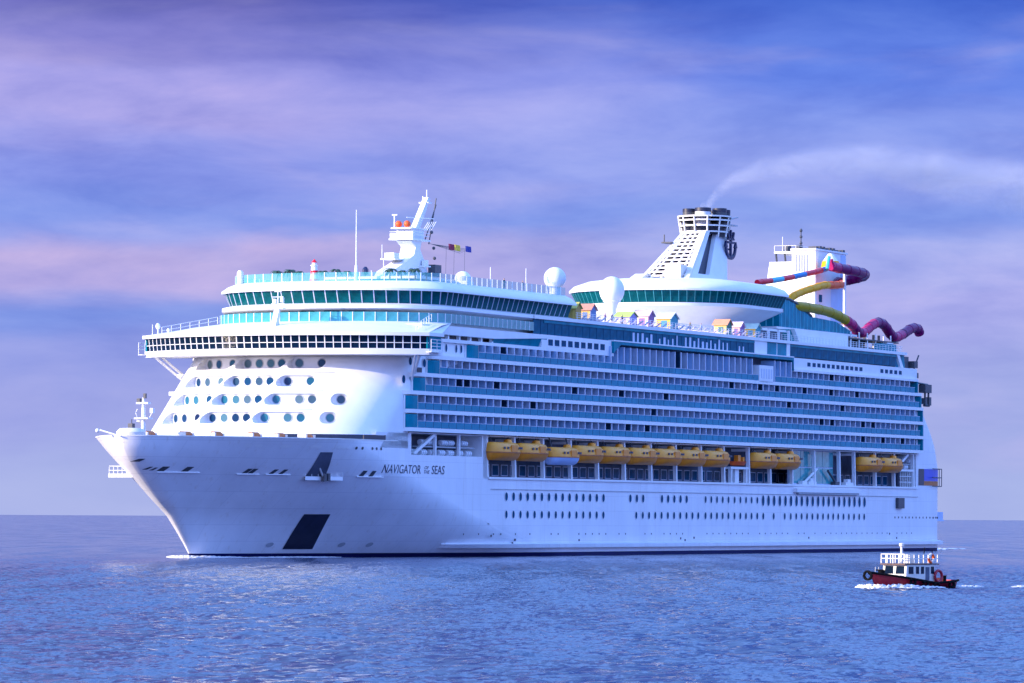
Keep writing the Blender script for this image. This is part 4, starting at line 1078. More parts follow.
# ------------------------------------------------------------------ lifeboats
def capsule(b, L_, wd, zlist, m, s_shift=0, pw=2.6):
    # sections along the length, superellipse plan
    rows = []
    for wz, z in zlist:
        rows.append([(L_ / 2 * math.copysign(abs(math.cos(a)) ** (2 / pw), math.cos(a)) * (0.86 + .14 * wz), wd / 2 * wz * math.copysign(abs(math.sin(a)) ** (2 / pw), math.sin(a)), z) for a in [2 * math.pi * i / 28 for i in range(28)]])
    b.loft(rows, m, closed=True); b.cap(rows[0], m); b.cap(rows[-1], m)
def make_boat(tender=False):
    th = thing('lifeboat', (0, 0, 0), AXA, 'x', 'lifeboat')
    b = MB(); capsule(b, 10.0, 4.2, [(.35, 0), (.72, .3), (.93, .8), (1.0, 1.25)], 0)
    b.build('hull', 'tender' if tender else 'orange', th, smooth=50)
    b = MB(); capsule(b, 10.0, 4.25, [(1.0, 1.25), (.99, 1.6), (.9, 2.2), (.72, 2.6), (.4, 2.8)], 0); b.build('canopy', 'orange2', th, smooth=50)
    b = MB(); capsule(b, 10.1, 4.36, [(1, 1.16), (1, 1.32)], 0); b.build('gunwale', 'brown', th)
    b = MB(); b.box(-.6, 1.6, 2.02, 2.2, 1.35, 2.35); b.build('hatch', 'orange', th)
    for q in (-3.0, -1.9, 2.3, 3.3):
        b = MB(); b.box(q, q + .6, 2.0 - .12 * (abs(q) > 2.9), 2.08 - .1 * (abs(q) > 2.9), 1.75, 2.1); b.build('window', 'block', th)
    b = MB(); b.lathe((2.6, 0, 2.7), [(.75, 0), (.6, .55), (.2, .65)], 0, 12); b.build('conning_cap', 'orange2', th, smooth=40)
    b = MB()
    for s in (-3.3, 3.3): b.tube([(s, 0, 2.5), (s, -.6, 4.4)], .1, 0, 6); b.box(s - .3, s + .3, -.3, .3, 2.5, 2.9)
    b.build('lifting_hook', 'dgrey', th)
    return th
names = ['foremost orange lifeboat, hanging right behind the liferaft recess', 'second orange lifeboat from the bow, just ahead of the one with a pale blue bottom', 'orange lifeboat with a pale blue lower hull',
         'orange lifeboat just behind the one with a pale blue bottom', 'fifth orange lifeboat from the bow, above the gap in the lower portholes', 'sixth orange lifeboat from the bow, middle of the long row', 'seventh orange lifeboat from the bow in the long row',
         'second last orange lifeboat of the long row, eighth from the bow', 'last orange lifeboat of the long row, next to the bay without a boat', 'orange lifeboat just behind the bay without a boat', 'orange lifeboat beside the tall teal glazed wall amidships',
         'forward boat of the pair of orange lifeboats near the stern', 'aftmost orange lifeboat, beside the stern liferafts']
bx = [501, 529.5, 558, 585.5, 613, 640, 665, 689.5, 713.5, 762, 785, 868, 888.5]
p0 = make_boat(); p1 = make_boat(True)
used = False
for k, x in enumerate(bx):
    if k == 2: o = p1
    elif not used: o = p0; used = True
    else: o = copy_tree(p0)
    s = s_of(x, 16, 19.6); o.location = W(s, 19.5 if k != 2 else 20.0, 14.95 if k != 2 else 14.5)
    tag(o, names[k], 'lifeboat', 'lifeboats hanging along the boat deck')
# orange rescue boat low in the empty bay
th = thing('rescue_boat', W(s_of(737, 16, 18.8), 18.8, 16.0), AXA, 'small open red and orange rescue boat stowed in the bay without a lifeboat', 'rescue boat')
b = MB(); capsule(b, 6.0, 2.2, [(.5, -.6), (1, .1)], 0); b.build('hull', 'redor', th, smooth=40)
b = MB(); b.box(-.6, .6, -.4, .4, .1, 1.2); b.box(1.9, 2.7, -.3, .3, .1, .9); b.build('console', 'orange', th)
mb = MB(); s = s_of(737, 14, 18.8); mb.box(s - 4.2, s + 4.2, 18.0, 19.3, 14.75, 15.15); mb.box(s - 3.8, s - 3.3, 18.6, 19.2, 12.2, 14.75); mb.box(s - 1, s + .8, 18.0, 18.8, 12.2, 14.75); mb.box(s + 3.3, s + 3.8, 18.6, 19.2, 12.2, 14.75); mb.build('boat_cradle', 'white', ship)
# liferaft canisters
b = MB(); b.tube([(-1.0, 0, .45), (-.95, 0, .45), (.95, 0, .45), (1.0, 0, .45)], [.3, .45, .45, .3], 0, 12); b.tube([(-.4, 0, .45), (-.35, 0, .45)], .48, 1, 12); b.tube([(.35, 0, .45), (.4, 0, .45)], .48, 1, 12)
raft = b.build('liferaft', ['raft', 'grey']); first = True
for s, z, lab, g in [(36.2 + i * 3.2, 15.4, 'white liferaft canister in the lower row of the recess forward of the lifeboats', 'lower liferaft canisters forward') for i in range(7)] + \
        [(39.5 + (i // 2) * 7.2 + (i % 2) * 2.4, 16.9, 'white liferaft canister in the upper row of the recess forward of the lifeboats', 'upper liferaft canisters forward') for i in range(5)] + \
        [(249.0 + i * 2.6, 15.75 + 1.15 * (i % 2), 'white liferaft canister stacked near the stern behind the aftmost lifeboat', 'liferaft canisters aft') for i in range(4)]:
    o = raft if first else raft.copy()
    if not first: COL.objects.link(o)
    first = False
    o.location = W(s, 18.3, z); o.rotation_euler = (0, 0, AXA); tag(o, lab, 'liferaft', g)
for a_, b_2 in ((37, 57), (249, 257)):
    mb = MB(); mb.box(a_, b_2, 17.8, 18.8, 16.6, 16.8); mb.build('raft_rack', 'grey', ship)

# ------------------------------------------------------------------ beach huts on the sun deck
HM = {}
def hc(c):
    if c not in HM: HM[c] = mat('hut_paint', c, .6, var=.12, vscale=1.5)
    return HM[c]
def hut(x, wt, ds, h, roof, wall, gable, label, tport=18.2):
    s = s_of(x, 39, tport)
    th = thing('beach_hut', W(s, tport, 38.05), AXA, label, 'beach hut', 'painted huts along the sun deck')
    b = MB(); b.box(-ds / 2, ds / 2, -wt, -.05, 0, h * .68, 0); b.build('wall', hc(wall), th)
    b = MB(); b.prism([(-ds / 2 - .02, .02), (ds / 2 + .02, .02), (ds / 2 + .02, h * .68), (0, h * .96), (-ds / 2 - .02, h * .68)], 'sz', -.06, .06); b.build('gable', hc(gable), th)
    b = MB(); e = .3
    for q in (-1, 1):
        b.add([(0, -wt - e, h), (0, e, h), (q * (ds / 2 + e), e, h * .64), (q * (ds / 2 + e), -wt - e, h * .64), (0, -wt - e, h + .1), (0, e, h + .1), (q * (ds / 2 + e), e, h * .64 + .1), (q * (ds / 2 + e), -wt - e, h * .64 + .1)],
              [(0, 1, 2, 3), (4, 5, 6, 7), (0, 1, 5, 4), (1, 2, 6, 5), (2, 3, 7, 6), (3, 0, 4, 7)], 0)
    b.build('roof', hc(roof), th)
    b = MB(); b.box(-ds / 2 - .03, -ds / 2, -wt * .65, -wt * .25, .1, h * .55); b.build('door', hc(gable), th)
hut(577, 1.9, 2.2, 2.9, (.55, .50, .12), (.72, .48, .10), (.50, .30, .06), 'yellow beach hut with a mustard roof, first behind the lounge')
hut(592, 2.2, 2.2, 2.9, (.72, .28, .18), (.75, .48, .12), (.16, .24, .42), 'yellow beach hut with a salmon roof and blue gable')
hut(632, 2.6, 3.0, 2.3, (.46, .60, .12), (.60, .50, .58), (.40, .30, .60), 'long lime green roofed beach hut with pale mauve walls')
hut(650, 2.6, 2.4, 2.9, (.70, .50, .54), (.80, .64, .46), (.34, .14, .30), 'cream beach hut with a dusty pink roof and purple gable')
hut(673, 2.6, 3.2, 2.9, (.62, .68, .62), (.76, .46, .06), (.05, .28, .34), 'yellow beach hut with a pale roof and teal gable')
hut(728, 2.4, 2.3, 2.8, (.75, .32, .16), (.80, .55, .14), (.05, .17, .12), 'yellow beach hut with an orange roof and dark green gable')
hut(741, 1.7, 2.0, 2.6, (.76, .62, .68), (.80, .50, .40), (.26, .10, .30), 'pink beach hut with a pale roof and purple gable')
hut(757, 2.3, 2.2, 2.6, (.50, .68, .60), (.78, .46, .06), (.04, .28, .34), 'yellow orange beach hut with a mint roof, nearest the stern')
# loungers along the rail
lp = None
cols = [(.75, .75, .72), (.30, .16, .50), (.65, .30, .30), (.15, .25, .55)]
k = 0
for s in np.arange(99, 182, 2.6):
    b = None
    if lp is None:
        b = MB(); b.box(-.3, .3, -1.7, 0, .28, .38); b.prism([(-.3, .3), (.3, .3), (.3, .42), (-.3, .42)], 'sz', -1.7, -1.0); b.add([(-.3, 0, .36), (.3, 0, .36), (.3, .75, .95), (-.3, .75, .95), (-.3, .05, .28), (.3, .05, .28), (.3, .8, .87), (-.3, .8, .87)], [(0, 1, 2, 3), (4, 5, 6, 7), (0, 3, 7, 4), (1, 2, 6, 5), (2, 3, 7, 6)])
        for q in (-.25, .25):
            for r_ in (-1.5, -.1): b.tube([(q, r_, 0), (q, r_, .3)], .03, 0, 4)
        lp = o = b.build('deck_lounger', mat('lounger_fabric', (.55, .50, .62), .7, var=.2))
    else: o = lp.copy(); COL.objects.link(o)
    o.location = W(s, 18.45, 38.03); o.rotation_euler = (0, 0, AXA + random.uniform(-.15, .15))
    tag(o, 'pale deck lounger lined up behind the sun deck rail', 'deck lounger', 'loungers along the sun deck rail')

# small lighthouse and palms on the lounge top
c = W(46, -3.4, 41.95)
th = thing('toy_lighthouse', c, AXA, 'small red and white banded lighthouse on the top deck', 'lighthouse')
b = MB()
for i in range(4): b.lathe((0, 0, i * .55), [(.62 - .07 * i, 0), (.62 - .07 * (i + 1), .55)], i % 2, 14)
b.build('tower', ['red', 'white'], th, smooth=40)
b = MB(); b.lathe((0, 0, 2.2), [(.45, 0), (.45, .12), (.28, .12), (.28, .45)], 0, 12); b.build('gallery', 'white', th)
b = MB(); b.lathe((0, 0, 2.65), [(.36, 0), (.02, .45)], 0, 12); b.build('cap', 'red', th)
th.scale = (1.3, 1.3, 1.2)
leaf = mat('palm_leaf', (.035, .085, .05), .6, var=.4, vscale=2); bark = mat('palm_bark', (.20, .14, .09), .8, var=.3, vscale=3)
def palm():
    th = thing('palm', (0, 0, 0), AXA, 'x', 'palm')
    b = MB(); b.tube([(0, 0, 0), (.06, .05, .8), (.02, .1, 1.5)], [.12, .09, .08], 0, 6); b.build('trunk', bark, th)
    b = MB(); rn = random.Random(3)
    for i in range(13):
        a = 2 * math.pi * i / 13 + rn.uniform(-.2, .2); l_ = rn.uniform(.75, 1.1); up_ = rn.uniform(.2, .55)
        pr = None
        for k in range(5):
            u = k / 4; r_ = l_ * u; z = 1.5 + up_ * u * 1.6 - 1.1 * u * u; wd_ = .16 * math.sin(math.pi * min(u * .9 + .1, 1)) + .02
            cc = Vector((.02 + r_ * math.cos(a), .1 + r_ * math.sin(a), z)); sd_ = Vector((-math.sin(a), math.cos(a), -.3)) * wd_; s2 = Vector((math.sin(a), -math.cos(a), -.3)) * wd_
            cur_ = [cc + sd_, cc, cc + s2]
            if pr: b.add(pr + cur_, [(0, 1, 4, 3), (1, 2, 5, 4)])
            pr = cur_
    b.build('crown', leaf, th)
    return th
pp = palm(); k = 0
spots = [(47, -10.5, 1.0, 'dark palm left of the small lighthouse'), (46.5, -8.0, 1.05, 'dark palm left of the small lighthouse'), (46, -6.0, .9, 'dark palm left of the small lighthouse'), (46, -1.8, .9, 'dark palm right of the small lighthouse'), (46, .3, 1.0, 'dark palm right of the small lighthouse'), (46.3, 2.0, .85, 'dark palm right of the small lighthouse'),
         (50, 7.6, 1.1, 'dark palm in front of the main mast foot'), (50.5, 9.4, .95, 'dark palm in front of the main mast foot'), (51.5, 11.2, 1.1, 'dark palm in front of the main mast foot'), (52, 12.8, .8, 'dark palm in front of the main mast foot')]
for s, t, sc, lab in spots:
    o = pp if k == 0 else copy_tree(pp)
    o.location = W(s, t, 41.95); o.scale = (sc * 1.3,) * 3; o.rotation_euler = (0, 0, AXA + k * 1.3); tag(o, lab, 'palm', lab.replace('dark palm', 'palms')); k += 1

# signal flags on the halyards
def flag(s, t, z, m_, lab):
    b = MB(); rows = [[(u * 1.1, .12 * math.sin(u * 6 + v), -.95 * v - .1 * u) for u in [i / 6 for i in range(7)]] for v in (0, .5, 1)]
    b.loft(rows); o = b.build('signal_flag', m_); so = o.modifiers.new('thick', 'SOLIDIFY'); so.thickness = .02
    o.location = W(s, t, z); o.rotation_euler = (0, 0, AXA - .6); tag(o, lab, 'flag', 'signal flags by the main mast')
flag(81.8, 2.5, 49.9, mat('flag_maroon', (.25, .02, .06), .7), 'dark red signal flag on the mast halyard')
flag(84.0, 2.5, 49.9, mat('flag_yellow', (.65, .48, .05), .7), 'yellow signal flag between the red and the blue one')
flag(88.2, 2.5, 49.9, mat('flag_blue', (.03, .04, .25), .7), 'dark blue signal flag, outermost on the halyard')

# people
def person_mesh():
    me = bpy.data.meshes.new('person')
    V = [(0, 0, .95), (0, 0, 1.2), (0, 0, 1.42), (0, 0, 1.52), (0, 0, 1.66), (-.03, 0, 1.75),
         (0, .1, .9), (0, .11, .5), (.02, .12, .08), (-.14, .13, .03), (0, -.1, .9), (-.05, -.11, .5), (.0, -.12, .08), (-.16, -.13, .03),
         (0, .19, 1.4), (0, .25, 1.15), (-.12, .24, .95), (0, -.19, 1.4), (-.05, -.25, 1.14), (-.2, -.2, 1.02)]
    Ed = [(0, 1), (1, 2), (2, 3), (3, 4), (4, 5), (0, 6), (6, 7), (7, 8), (8, 9), (0, 10), (10, 11), (11, 12), (12, 13), (2, 14), (14, 15), (15, 16), (2, 17), (17, 18), (18, 19)]
    me.from_pydata(V, Ed, [])
    o = bpy.data.objects.new('person', me); COL.objects.link(o)
    sk = o.modifiers.new('skin', 'SKIN'); ss = o.modifiers.new('sub', 'SUBSURF'); ss.levels = ss.render_levels = 1
    rad = [.14, .13, .16, .06, .10, .08, .1, .075, .05, .045, .1, .075, .05, .045, .07, .05, .04, .07, .05, .04]
    for i, r_ in enumerate(rad): me.skin_vertices[0].data[i].radius = (r_, r_)
    me.skin_vertices[0].data[0].use_root = True
    bpy.context.view_layer.update()
    nm = bpy.data.meshes.new_from_object(o.evaluated_get(bpy.context.evaluated_depsgraph_get()))
    bpy.data.objects.remove(o); return nm
pm = person_mesh()
skin = mat('skin', (.45, .26, .18), .6)
def person(loc, rz, top, leg_, label):
    me = pm.copy(); me.materials.clear()
    for m_ in (mat('shirt', top, .8), mat('trousers', leg_, .8), skin, mat('hair', (.03, .02, .015), .7)): me.materials.append(m_)
    for p in me.polygons:
        c_ = p.center; p.use_smooth = True
        p.material_index = 1 if c_.z < .95 else (3 if c_.z > 1.70 or (c_.z > 1.58 and c_.x > .03) else (2 if c_.z > 1.47 or (c_.z < 1.1 and abs(c_.y) > .2) else 0))
    o = bpy.data.objects.new('person', me); COL.objects.link(o); o.location = loc; o.rotation_euler = (0, 0, rz); tag(o, label, 'person')
person(W(s_of(611, 39, 17.9), 17.9, 38.03), AXA + 1.3, (.02, .02, .03), (.03, .02, .03), 'person in black standing at the foot of the pear shaped dome')
person(W(s_of(621, 39, 17.9), 17.9, 38.03), AXA + 1.5, (.03, .02, .02), (.02, .02, .05), 'person in black standing in front of the lime green hut')
person(W(s_of(689, 39, 17.9), 17.9, 38.03), AXA + 1.2, (.5, .3, .05), (.05, .05, .08), 'person in an ochre top alone between the huts at the sun deck rail')
person(W(s_of(604, 39, 17.9), 17.9, 38.03), AXA + 1.5, (.5, .08, .10), (.05, .05, .08), 'person in a red top just left of the pear shaped dome')
person(W(s_of(700, 39, 17.9), 17.9, 38.03), AXA + 1.7, (.6, .6, .62), (.10, .12, .2), 'person in a white top left of the orange roofed hut')
person(W(72.5, 16.6, 41.95), AXA + 1.5, (.03, .03, .04), (.03, .03, .05), 'person in black behind the glass balustrade on the lounge top')
person(W(80.0, 16.4, 41.95), AXA + 1.5, (.05, .04, .03), (.05, .04, .03), 'person in brown by the glass balustrade left of the round dome')
person(W(-9.0, 3.2, 16.42), AXA + 2.9, (.03, .03, .04), (.02, .02, .03), 'person in dark clothes standing on the bow below the window front')

# ------------------------------------------------------------------ tug boat
TA = math.radians(47)      # direction of the stern
tug = thing('tug_boat', (33.4, 423.5, 0), TA, 'small red tug boat with a white wheelhouse running beside the big ship', 'tug boat')
TSC = (1.10, 1.0, .86); tug.scale = TSC; tug.location = (32.0, 415.5, 0)
tm = dict(red=mat('tug_red', (.40, .010, .03), .45, var=.3, vscale=1.2), black=mat('rubber_black', (.007, .007, .008), .85, ior=1.15), wht=mat('tug_white', (.70, .66, .58), .5, var=.12, vscale=1.5), gl=M['bridge'], deckm=mat('tug_deck', (.35, .10, .07), .7, var=.3))
def thb(s): # local s: -0.5 bow .. 10.5 stern
    u = (s + .6) / 10.3
    return 1.75 * min(1, (1 - (1 - min(u / .45, 1)) ** 2.2)) * (1 if u < .85 else 1 - ((u - .85) / .15) ** 2 * .35)
def tsheer(s): u = (s + .6) / 10.3; return 1.75 - 1.15 * (max(min(u, .65), 0) / .65) ** .85 + .25 * max(0, u - .65) / .35
b = MB(); ss_ = [-.6 + 10.3 * (i / 26) ** 1.2 for i in range(27)]
for sd_ in (1, -1):
    rows = []
    for f in (-.6, 0, .35, .7, 1.0):
        rows.append([(s + (1 - f) * .9 * max(0, 1 - (s + .6) / 4), sd_ * max(thb(s) * (.62 + .38 * max(f, 0) ** .6), .02), (tsheer(s) * f if f > 0 else f)) for s in ss_])
    b.loft(rows)
b.add([(9.7, thb(9.7) * k * q, z) for q, k, z in ((1, .6, -.6), (1, 1, tsheer(9.7)), (-1, 1, tsheer(9.7)), (-1, .6, -.6))], [(0, 1, 2, 3)])
b.build('hull', tm['red'], tug, smooth=40)
b = MB(); up_ = [(s, thb(s) - .05, tsheer(s) - .18) for s in ss_]; b.loft([up_, [(p[0], -p[1], p[2]) for p in up_]]); b.build('deck', tm['deckm'], tug)
b = MB()
for sd_ in (1, -1): b.tube([(s, sd_ * (thb(s) + .04), tsheer(s) - .04) for s in ss_], .12, 0, 6)
b.build('rubbing_band', tm['black'], tug)
def tyre(s, t, z, ax, r=.34):
    b = MB(); pts = [(r * math.cos(a), r * math.sin(a)) for a in [2 * math.pi * i / 14 for i in range(15)]]
    b.tube([(s + (q[0] if ax == 't' else 0), t + (q[0] if ax == 's' else 0), z + q[1]) for q in pts], .13, 0, 6); return b.build('tyre_fender', tm['black'], tug, smooth=50)
tyre(-.75, 0, 1.35, 's', .42)
for s in (3.0, 4.6, 6.0, 8.0): tyre(s, thb(s) + .14, tsheer(s) - .35, 't', .3)
b = MB(); b.lathe((1.0, 0, 1.5), [(.3, 0), (.3, .35), (.36, .4)], 0, 10); b.tube([(.8, -.4, 1.9), (.8, .4, 1.9)], .08, 0, 6); b.build('bollard', tm['black'], tug)
cab = MB(); cab.prism([(2.6, .6), (6.4, .4), (6.4, 2.42), (2.75, 2.45)], 'sz', -1.32, 1.32, 0); wheel = cab.build('wheelhouse', tm['wht'], tug)
for t0 in (-1.12, .12):
    b = MB(); b.add([(2.665, t0, 1.5), (2.665, t0 + 1.0, 1.5), (2.735, t0 + .95, 2.3), (2.735, t0 + .05, 2.3)], [(0, 1, 2, 3)]); o = b.build('front_window', tm['gl'], wheel)
for s, w_ in ((3.0, .62), (3.95, .4), (4.6, .4), (5.9, .42)): b = MB(); b.box(s, s + w_, 1.32, 1.34, 1.5, 2.25); b.build('side_window', tm['gl'], wheel)
b = MB(); b.box(5.2, 5.7, 1.32, 1.35, .85, 2.2); b.build('door', 'recess', wheel)
b = MB(); b.box(2.4, 6.9, -1.4, 1.4, 2.44, 2.56, 0); b.build('roof', mat('tug_roof', (.16, .09, .07), .7, var=.3), wheel)
b = MB()
for i in range(8):
    s = 2.5 + i * .61
    for t in (-1.33, 1.33): b.box(s - .04, s + .04, t - .04, t + .04, 2.6, 3.55)
for t in (-1.33, -.66, 0, .66, 1.33): b.box(2.46, 2.54, t - .05, t + .05, 2.6, 3.55)
for z in (3.05, 3.5):
    b.box(2.45, 6.8, 1.29, 1.37, z, z + .08); b.box(2.45, 6.8, -1.37, -1.29, z, z + .08); b.box(2.45, 2.55, -1.37, 1.37, z, z + .08)
b.build('upper_rail', tm['wht'], wheel)
b = MB(); b.box(4.2, 4.9, -.3, .3, 2.6, 3.5); b.build('upper_console', tm['wht'], wheel)
b = MB(); b.tube([(3.6, 0, 2.6), (3.6, 0, 4.35)], [.14, .1], 0, 8); b.lathe((3.6, 0, 4.35), [(.22, 0), (.22, .28), (.1, .34)], 0, 10); b.build('mast', tm['wht'], wheel, smooth=40)
b = MB(); b.tube([(6.4, 0, 2.6), (6.6, 0, 4.2)], .05, 0, 5); b.tube([(6.9, .6, 2.6), (6.9, .6, 3.9)], .05, 0, 5); b.build('aerial', tm['black'], wheel)
b = MB(); b.box(7.6, 8.5, -.5, .5, .5, 1.05); b.build('hatch', 'redor', tug); b = MB(); b.lathe((8.9, .2, .6), [(.25, 0), (.25, .6), (.32, .7)], 0, 10); b.build('towing_bitt', tm['black'], tug)
b = MB(); b.tube([(1.9, -1.1, 1.3), (1.9, -1.1, 2.2)], .035, 0, 5); b.tube([(.9, -.6, 1.5), (.9, -.6, 2.2)], .03, 0, 5); b.build('stanchion', tm['wht'], tug)
# lifebuoy and exhaust ring rest on the tug
def ringobj(name, loc, r, rt, mats_, label, cat):
    b = MB(); pts = [(0, r * math.cos(a), r * math.sin(a)) for a in [2 * math.pi * i / 16 for i in range(17)]]
    b.tube(pts, rt, 0, 8, [i // 4 % 2 for i in range(16)]); o = b.build(name, mats_, None, smooth=60); o.location = loc; o.rotation_euler = (0, 0, TA + 1.57); return tag(o, label, cat)
def TW(s, t, z):
    s, t, z = s * TSC[0], t * TSC[1], z * TSC[2]; c_, s_ = math.cos(TA), math.sin(TA); return Vector((tug.location.x + c_ * s + s_ * t, tug.location.y + s_ * s - c_ * t, z))
ringobj('lifebuoy', TW(5.8, 1.45, 3.1), .36, .12, [M['redor'], tm['wht']], 'red and white lifebuoy hung on the upper rail of the tug', 'lifebuoy')
ringobj('lifebuoy', TW(6.7, 1.5, 1.25), .5, .13, [tm['red'], tm['red']], 'dark red ring buoy standing behind the wheelhouse of the tug', 'lifebuoy')

# ------------------------------------------------------------------ sea
def sea():
    X0, X1, Y0, Y1, d = -130.0, 190.0, 120.0, 800.0, .42
    nx, ny = int((X1 - X0) / d), int((Y1 - Y0) / d)
    rng = np.random.default_rng(11)
    kx = np.fft.fftfreq(nx, d) * 2 * np.pi; ky = np.fft.rfftfreq(ny, d) * 2 * np.pi
    KX, KY = np.meshgrid(kx, ky, indexing='ij'); K = np.hypot(KX, KY); K[0, 0] = 1e-6
    th_ = np.arctan2(KY, KX); wind = math.radians(62)
    kp = 2 * math.pi / 3.0
    S = np.exp(-1.25 * (kp / K) ** 2) * K ** -3.6 * (np.abs(np.cos(th_ - wind)) ** 2 + .22) * np.exp(-(K / 5.0) ** 2)
    amp = np.sqrt(S) * (rng.normal(size=K.shape) + 1j * rng.normal(size=K.shape))
    h = np.fft.irfft2(amp, s=(nx, ny))
    h *= SEA_RMS / h.std()
    xs = X0 + d * np.arange(nx); ys = Y0 + d * np.arange(ny)
    fx = np.clip(np.minimum(xs - X0, X1 - d - xs) / 12, 0, 1); fy = np.clip(np.minimum(ys - Y0, Y1 - d - ys) / 25, 0, 1)
    u_ = np.clip((ys - 300) / 500, 0, 1); h *= fx[:, None] * (fy * (1 - u_ * u_ * (3 - 2 * u_)))[None, :]
    co = np.empty((nx, ny, 3), np.float32); co[..., 0] = xs[:, None]; co[..., 1] = ys[None, :]; co[..., 2] = h
    i = np.arange(nx * ny).reshape(nx, ny)
    q = np.stack([i[:-1, :-1], i[1:, :-1], i[1:, 1:], i[:-1, 1:]], -1).reshape(-1, 4)
    FAR = 45000.0
    xe, ye = xs[-1], ys[-1]
    extra = np.array([(-FAR, -2000, 0), (FAR, -2000, 0), (FAR, FAR, 0), (-FAR, FAR, 0)], np.float32)
    V = np.concatenate([co.reshape(-1, 3), extra]); n0 = nx * ny
    c00, c10, c11, c01 = i[0, 0], i[-1, 0], i[-1, -1], i[0, -1]
    ext = np.array([(n0, n0 + 1, c10, c00), (n0 + 1, n0 + 2, c11, c10), (n0 + 2, n0 + 3, c01, c11), (n0 + 3, n0, c00, c01)])
    Q = np.concatenate([q, ext]).astype(np.int32)
    me = bpy.data.meshes.new('sea'); me.vertices.add(len(V)); me.vertices.foreach_set('co', V.ravel())
    me.loops.add(Q.size); me.loops.foreach_set('vertex_index', Q.ravel()); me.polygons.add(len(Q))
    me.polygons.foreach_set('loop_start', np.arange(0, Q.size, 4, dtype=np.int32))
    me.polygons.foreach_set('use_smooth', np.ones(len(Q), bool)); me.update(calc_edges=True); me.validate()
    m = bpy.data.materials.new('sea_water'); m.use_nodes = True; t = m.node_tree; b = t.nodes['Principled BSDF']
    b.inputs['Base Color'].default_value = (*SEA_COL, 1); b.inputs['Roughness'].default_value = .10; b.inputs['IOR'].default_value = 1.33
    c = N(t, 'ShaderNodeTexCoord'); g = N(t, 'ShaderNodeNewGeometry'); acc = g.outputs['Normal']
    for sc, rot, k, dt in (((3.4, 1.9, 1), .2, SEA_N[0], 4), ((.30, .10, 1), -.1, SEA_N[1], 4), ((.22, .016, 1), .03, SEA_N[2], 5)):
        m1 = N(t, 'ShaderNodeMapping'); m1.inputs['Scale'].default_value = sc; m1.inputs['Rotation'].default_value = (0, 0, rot); L(t, c.outputs['Object'], m1.inputs[0])
        n_ = N(t, 'ShaderNodeTexNoise'); n_.inputs['Scale'].default_value = 1.0; n_.inputs['Detail'].default_value = dt; n_.inputs['Distortion'].default_value = .3; L(t, m1.outputs[0], n_.inputs['Vector'])
        a = N(t, 'ShaderNodeVectorMath', operation='SUBTRACT'); L(t, n_.outputs['Color'], a.inputs[0]); a.inputs[1].default_value = (.5, .5, .5)
        b2 = N(t, 'ShaderNodeVectorMath', operation='MULTIPLY'); L(t, a.outputs[0], b2.inputs[0]); b2.inputs[1].default_value = (k, k, 0)
        c2_ = N(t, 'ShaderNodeVectorMath', operation='ADD'); L(t, acc, c2_.inputs[0]); L(t, b2.outputs[0], c2_.inputs[1]); acc = c2_.outputs[0]
    nn_ = N(t, 'ShaderNodeVectorMath', operation='NORMALIZE'); L(t, acc, nn_.inputs[0]); L(t, nn_.outputs[0], b.inputs['Normal'])
    me.materials.append(m)
    o = bpy.data.objects.new('sea', me); COL.objects.link(o); tag(o, kind='structure'); return o
SEA_RMS = .055; SEA_COL = (.018, .040, .108); SEA_N = (.80, .20, .44)
sea()

# foam: bow wave of the ship, bow wave and wake of the tug
foam_m = mat('foam_white', (.80, .80, .82), .9, var=.25, vscale=1.6, bump=.6)
def foam(name, path, wid, hgt, label, seed):
    rn = random.Random(seed); b = MB(); rows = []
    P = smooth_path(path, 16)
    for i, p in enumerate(P):
        u = i / (len(P) - 1); d = (P[min(i + 1, len(P) - 1)] - P[max(i - 1, 0)]); d.z = 0; d.normalize(); sd_ = Vector((-d.y, d.x, 0))
        env = math.sin(math.pi * min(max(u, .02), .98)) ** .6; row = []
        for j in range(13):
            v = j / 6 - 1
            row.append(p + sd_ * (wid * env * v * (1 + .5 * rn.uniform(-1, 1))) + d * rn.uniform(-.15, .15) + Vector((0, 0, hgt * env * (1 - v * v) ** 1.5 * rn.uniform(.15, 1.25) - (.12 if abs(v) > .9 else 0) + .05)))
        rows.append(row)
    b.loft(rows)
    b.v = [(v[0], -v[1], v[2]) for v in b.v]
    o = b.build(name, foam_m, None, smooth=80); o['kind'] = 'stuff'; o['label'] = label; o['category'] = 'foam'
foam('foam', [W(8, 5.2, 0), W(3, 2.9, 0), W(-.6, .5, 0), W(-.6, -1.5, 0), W(2, -4, 0), W(6, -7, 0)], .7, .3, 'white foam curling round the stem of the big ship', 1)
foam('foam', [W(7, 4.6, 0), W(16, 7.6, 0), W(27, 11, 0)], .3, .12, 'thin line of foam along the bow of the big ship at the water', 2)
foam('foam', [TW(6.5, 2.4, 0), TW(3.5, 2.3, 0), TW(1, 1.4, 0), TW(-.6, .1, 0), TW(0, -1.6, 0), TW(2, -3.2, 0)], .5, .36, 'white bow wave pushed up by the red tug', 3)
foam('foam', [TW(9.6, 0, 0), TW(11.5, .1, 0), TW(13, -.1, 0), TW(14.5, .1, 0)], .4, .16, 'white wake trailing behind the red tug', 4)
foam('foam', [TW(16.5, 1.5, 0), TW(18, 2.3, 0), TW(19.5, 2.8, 0)], .25, .16, 'small breaking wave in the wake to the right of the tug', 5)
foam('foam', [W(272, 17, 0), W(278, 15, 0), W(290, 10, 0), W(310, 6, 0), W(335, 3, 0)], 1.4, .3, 'pale wake foam behind the stern of the big ship', 6)

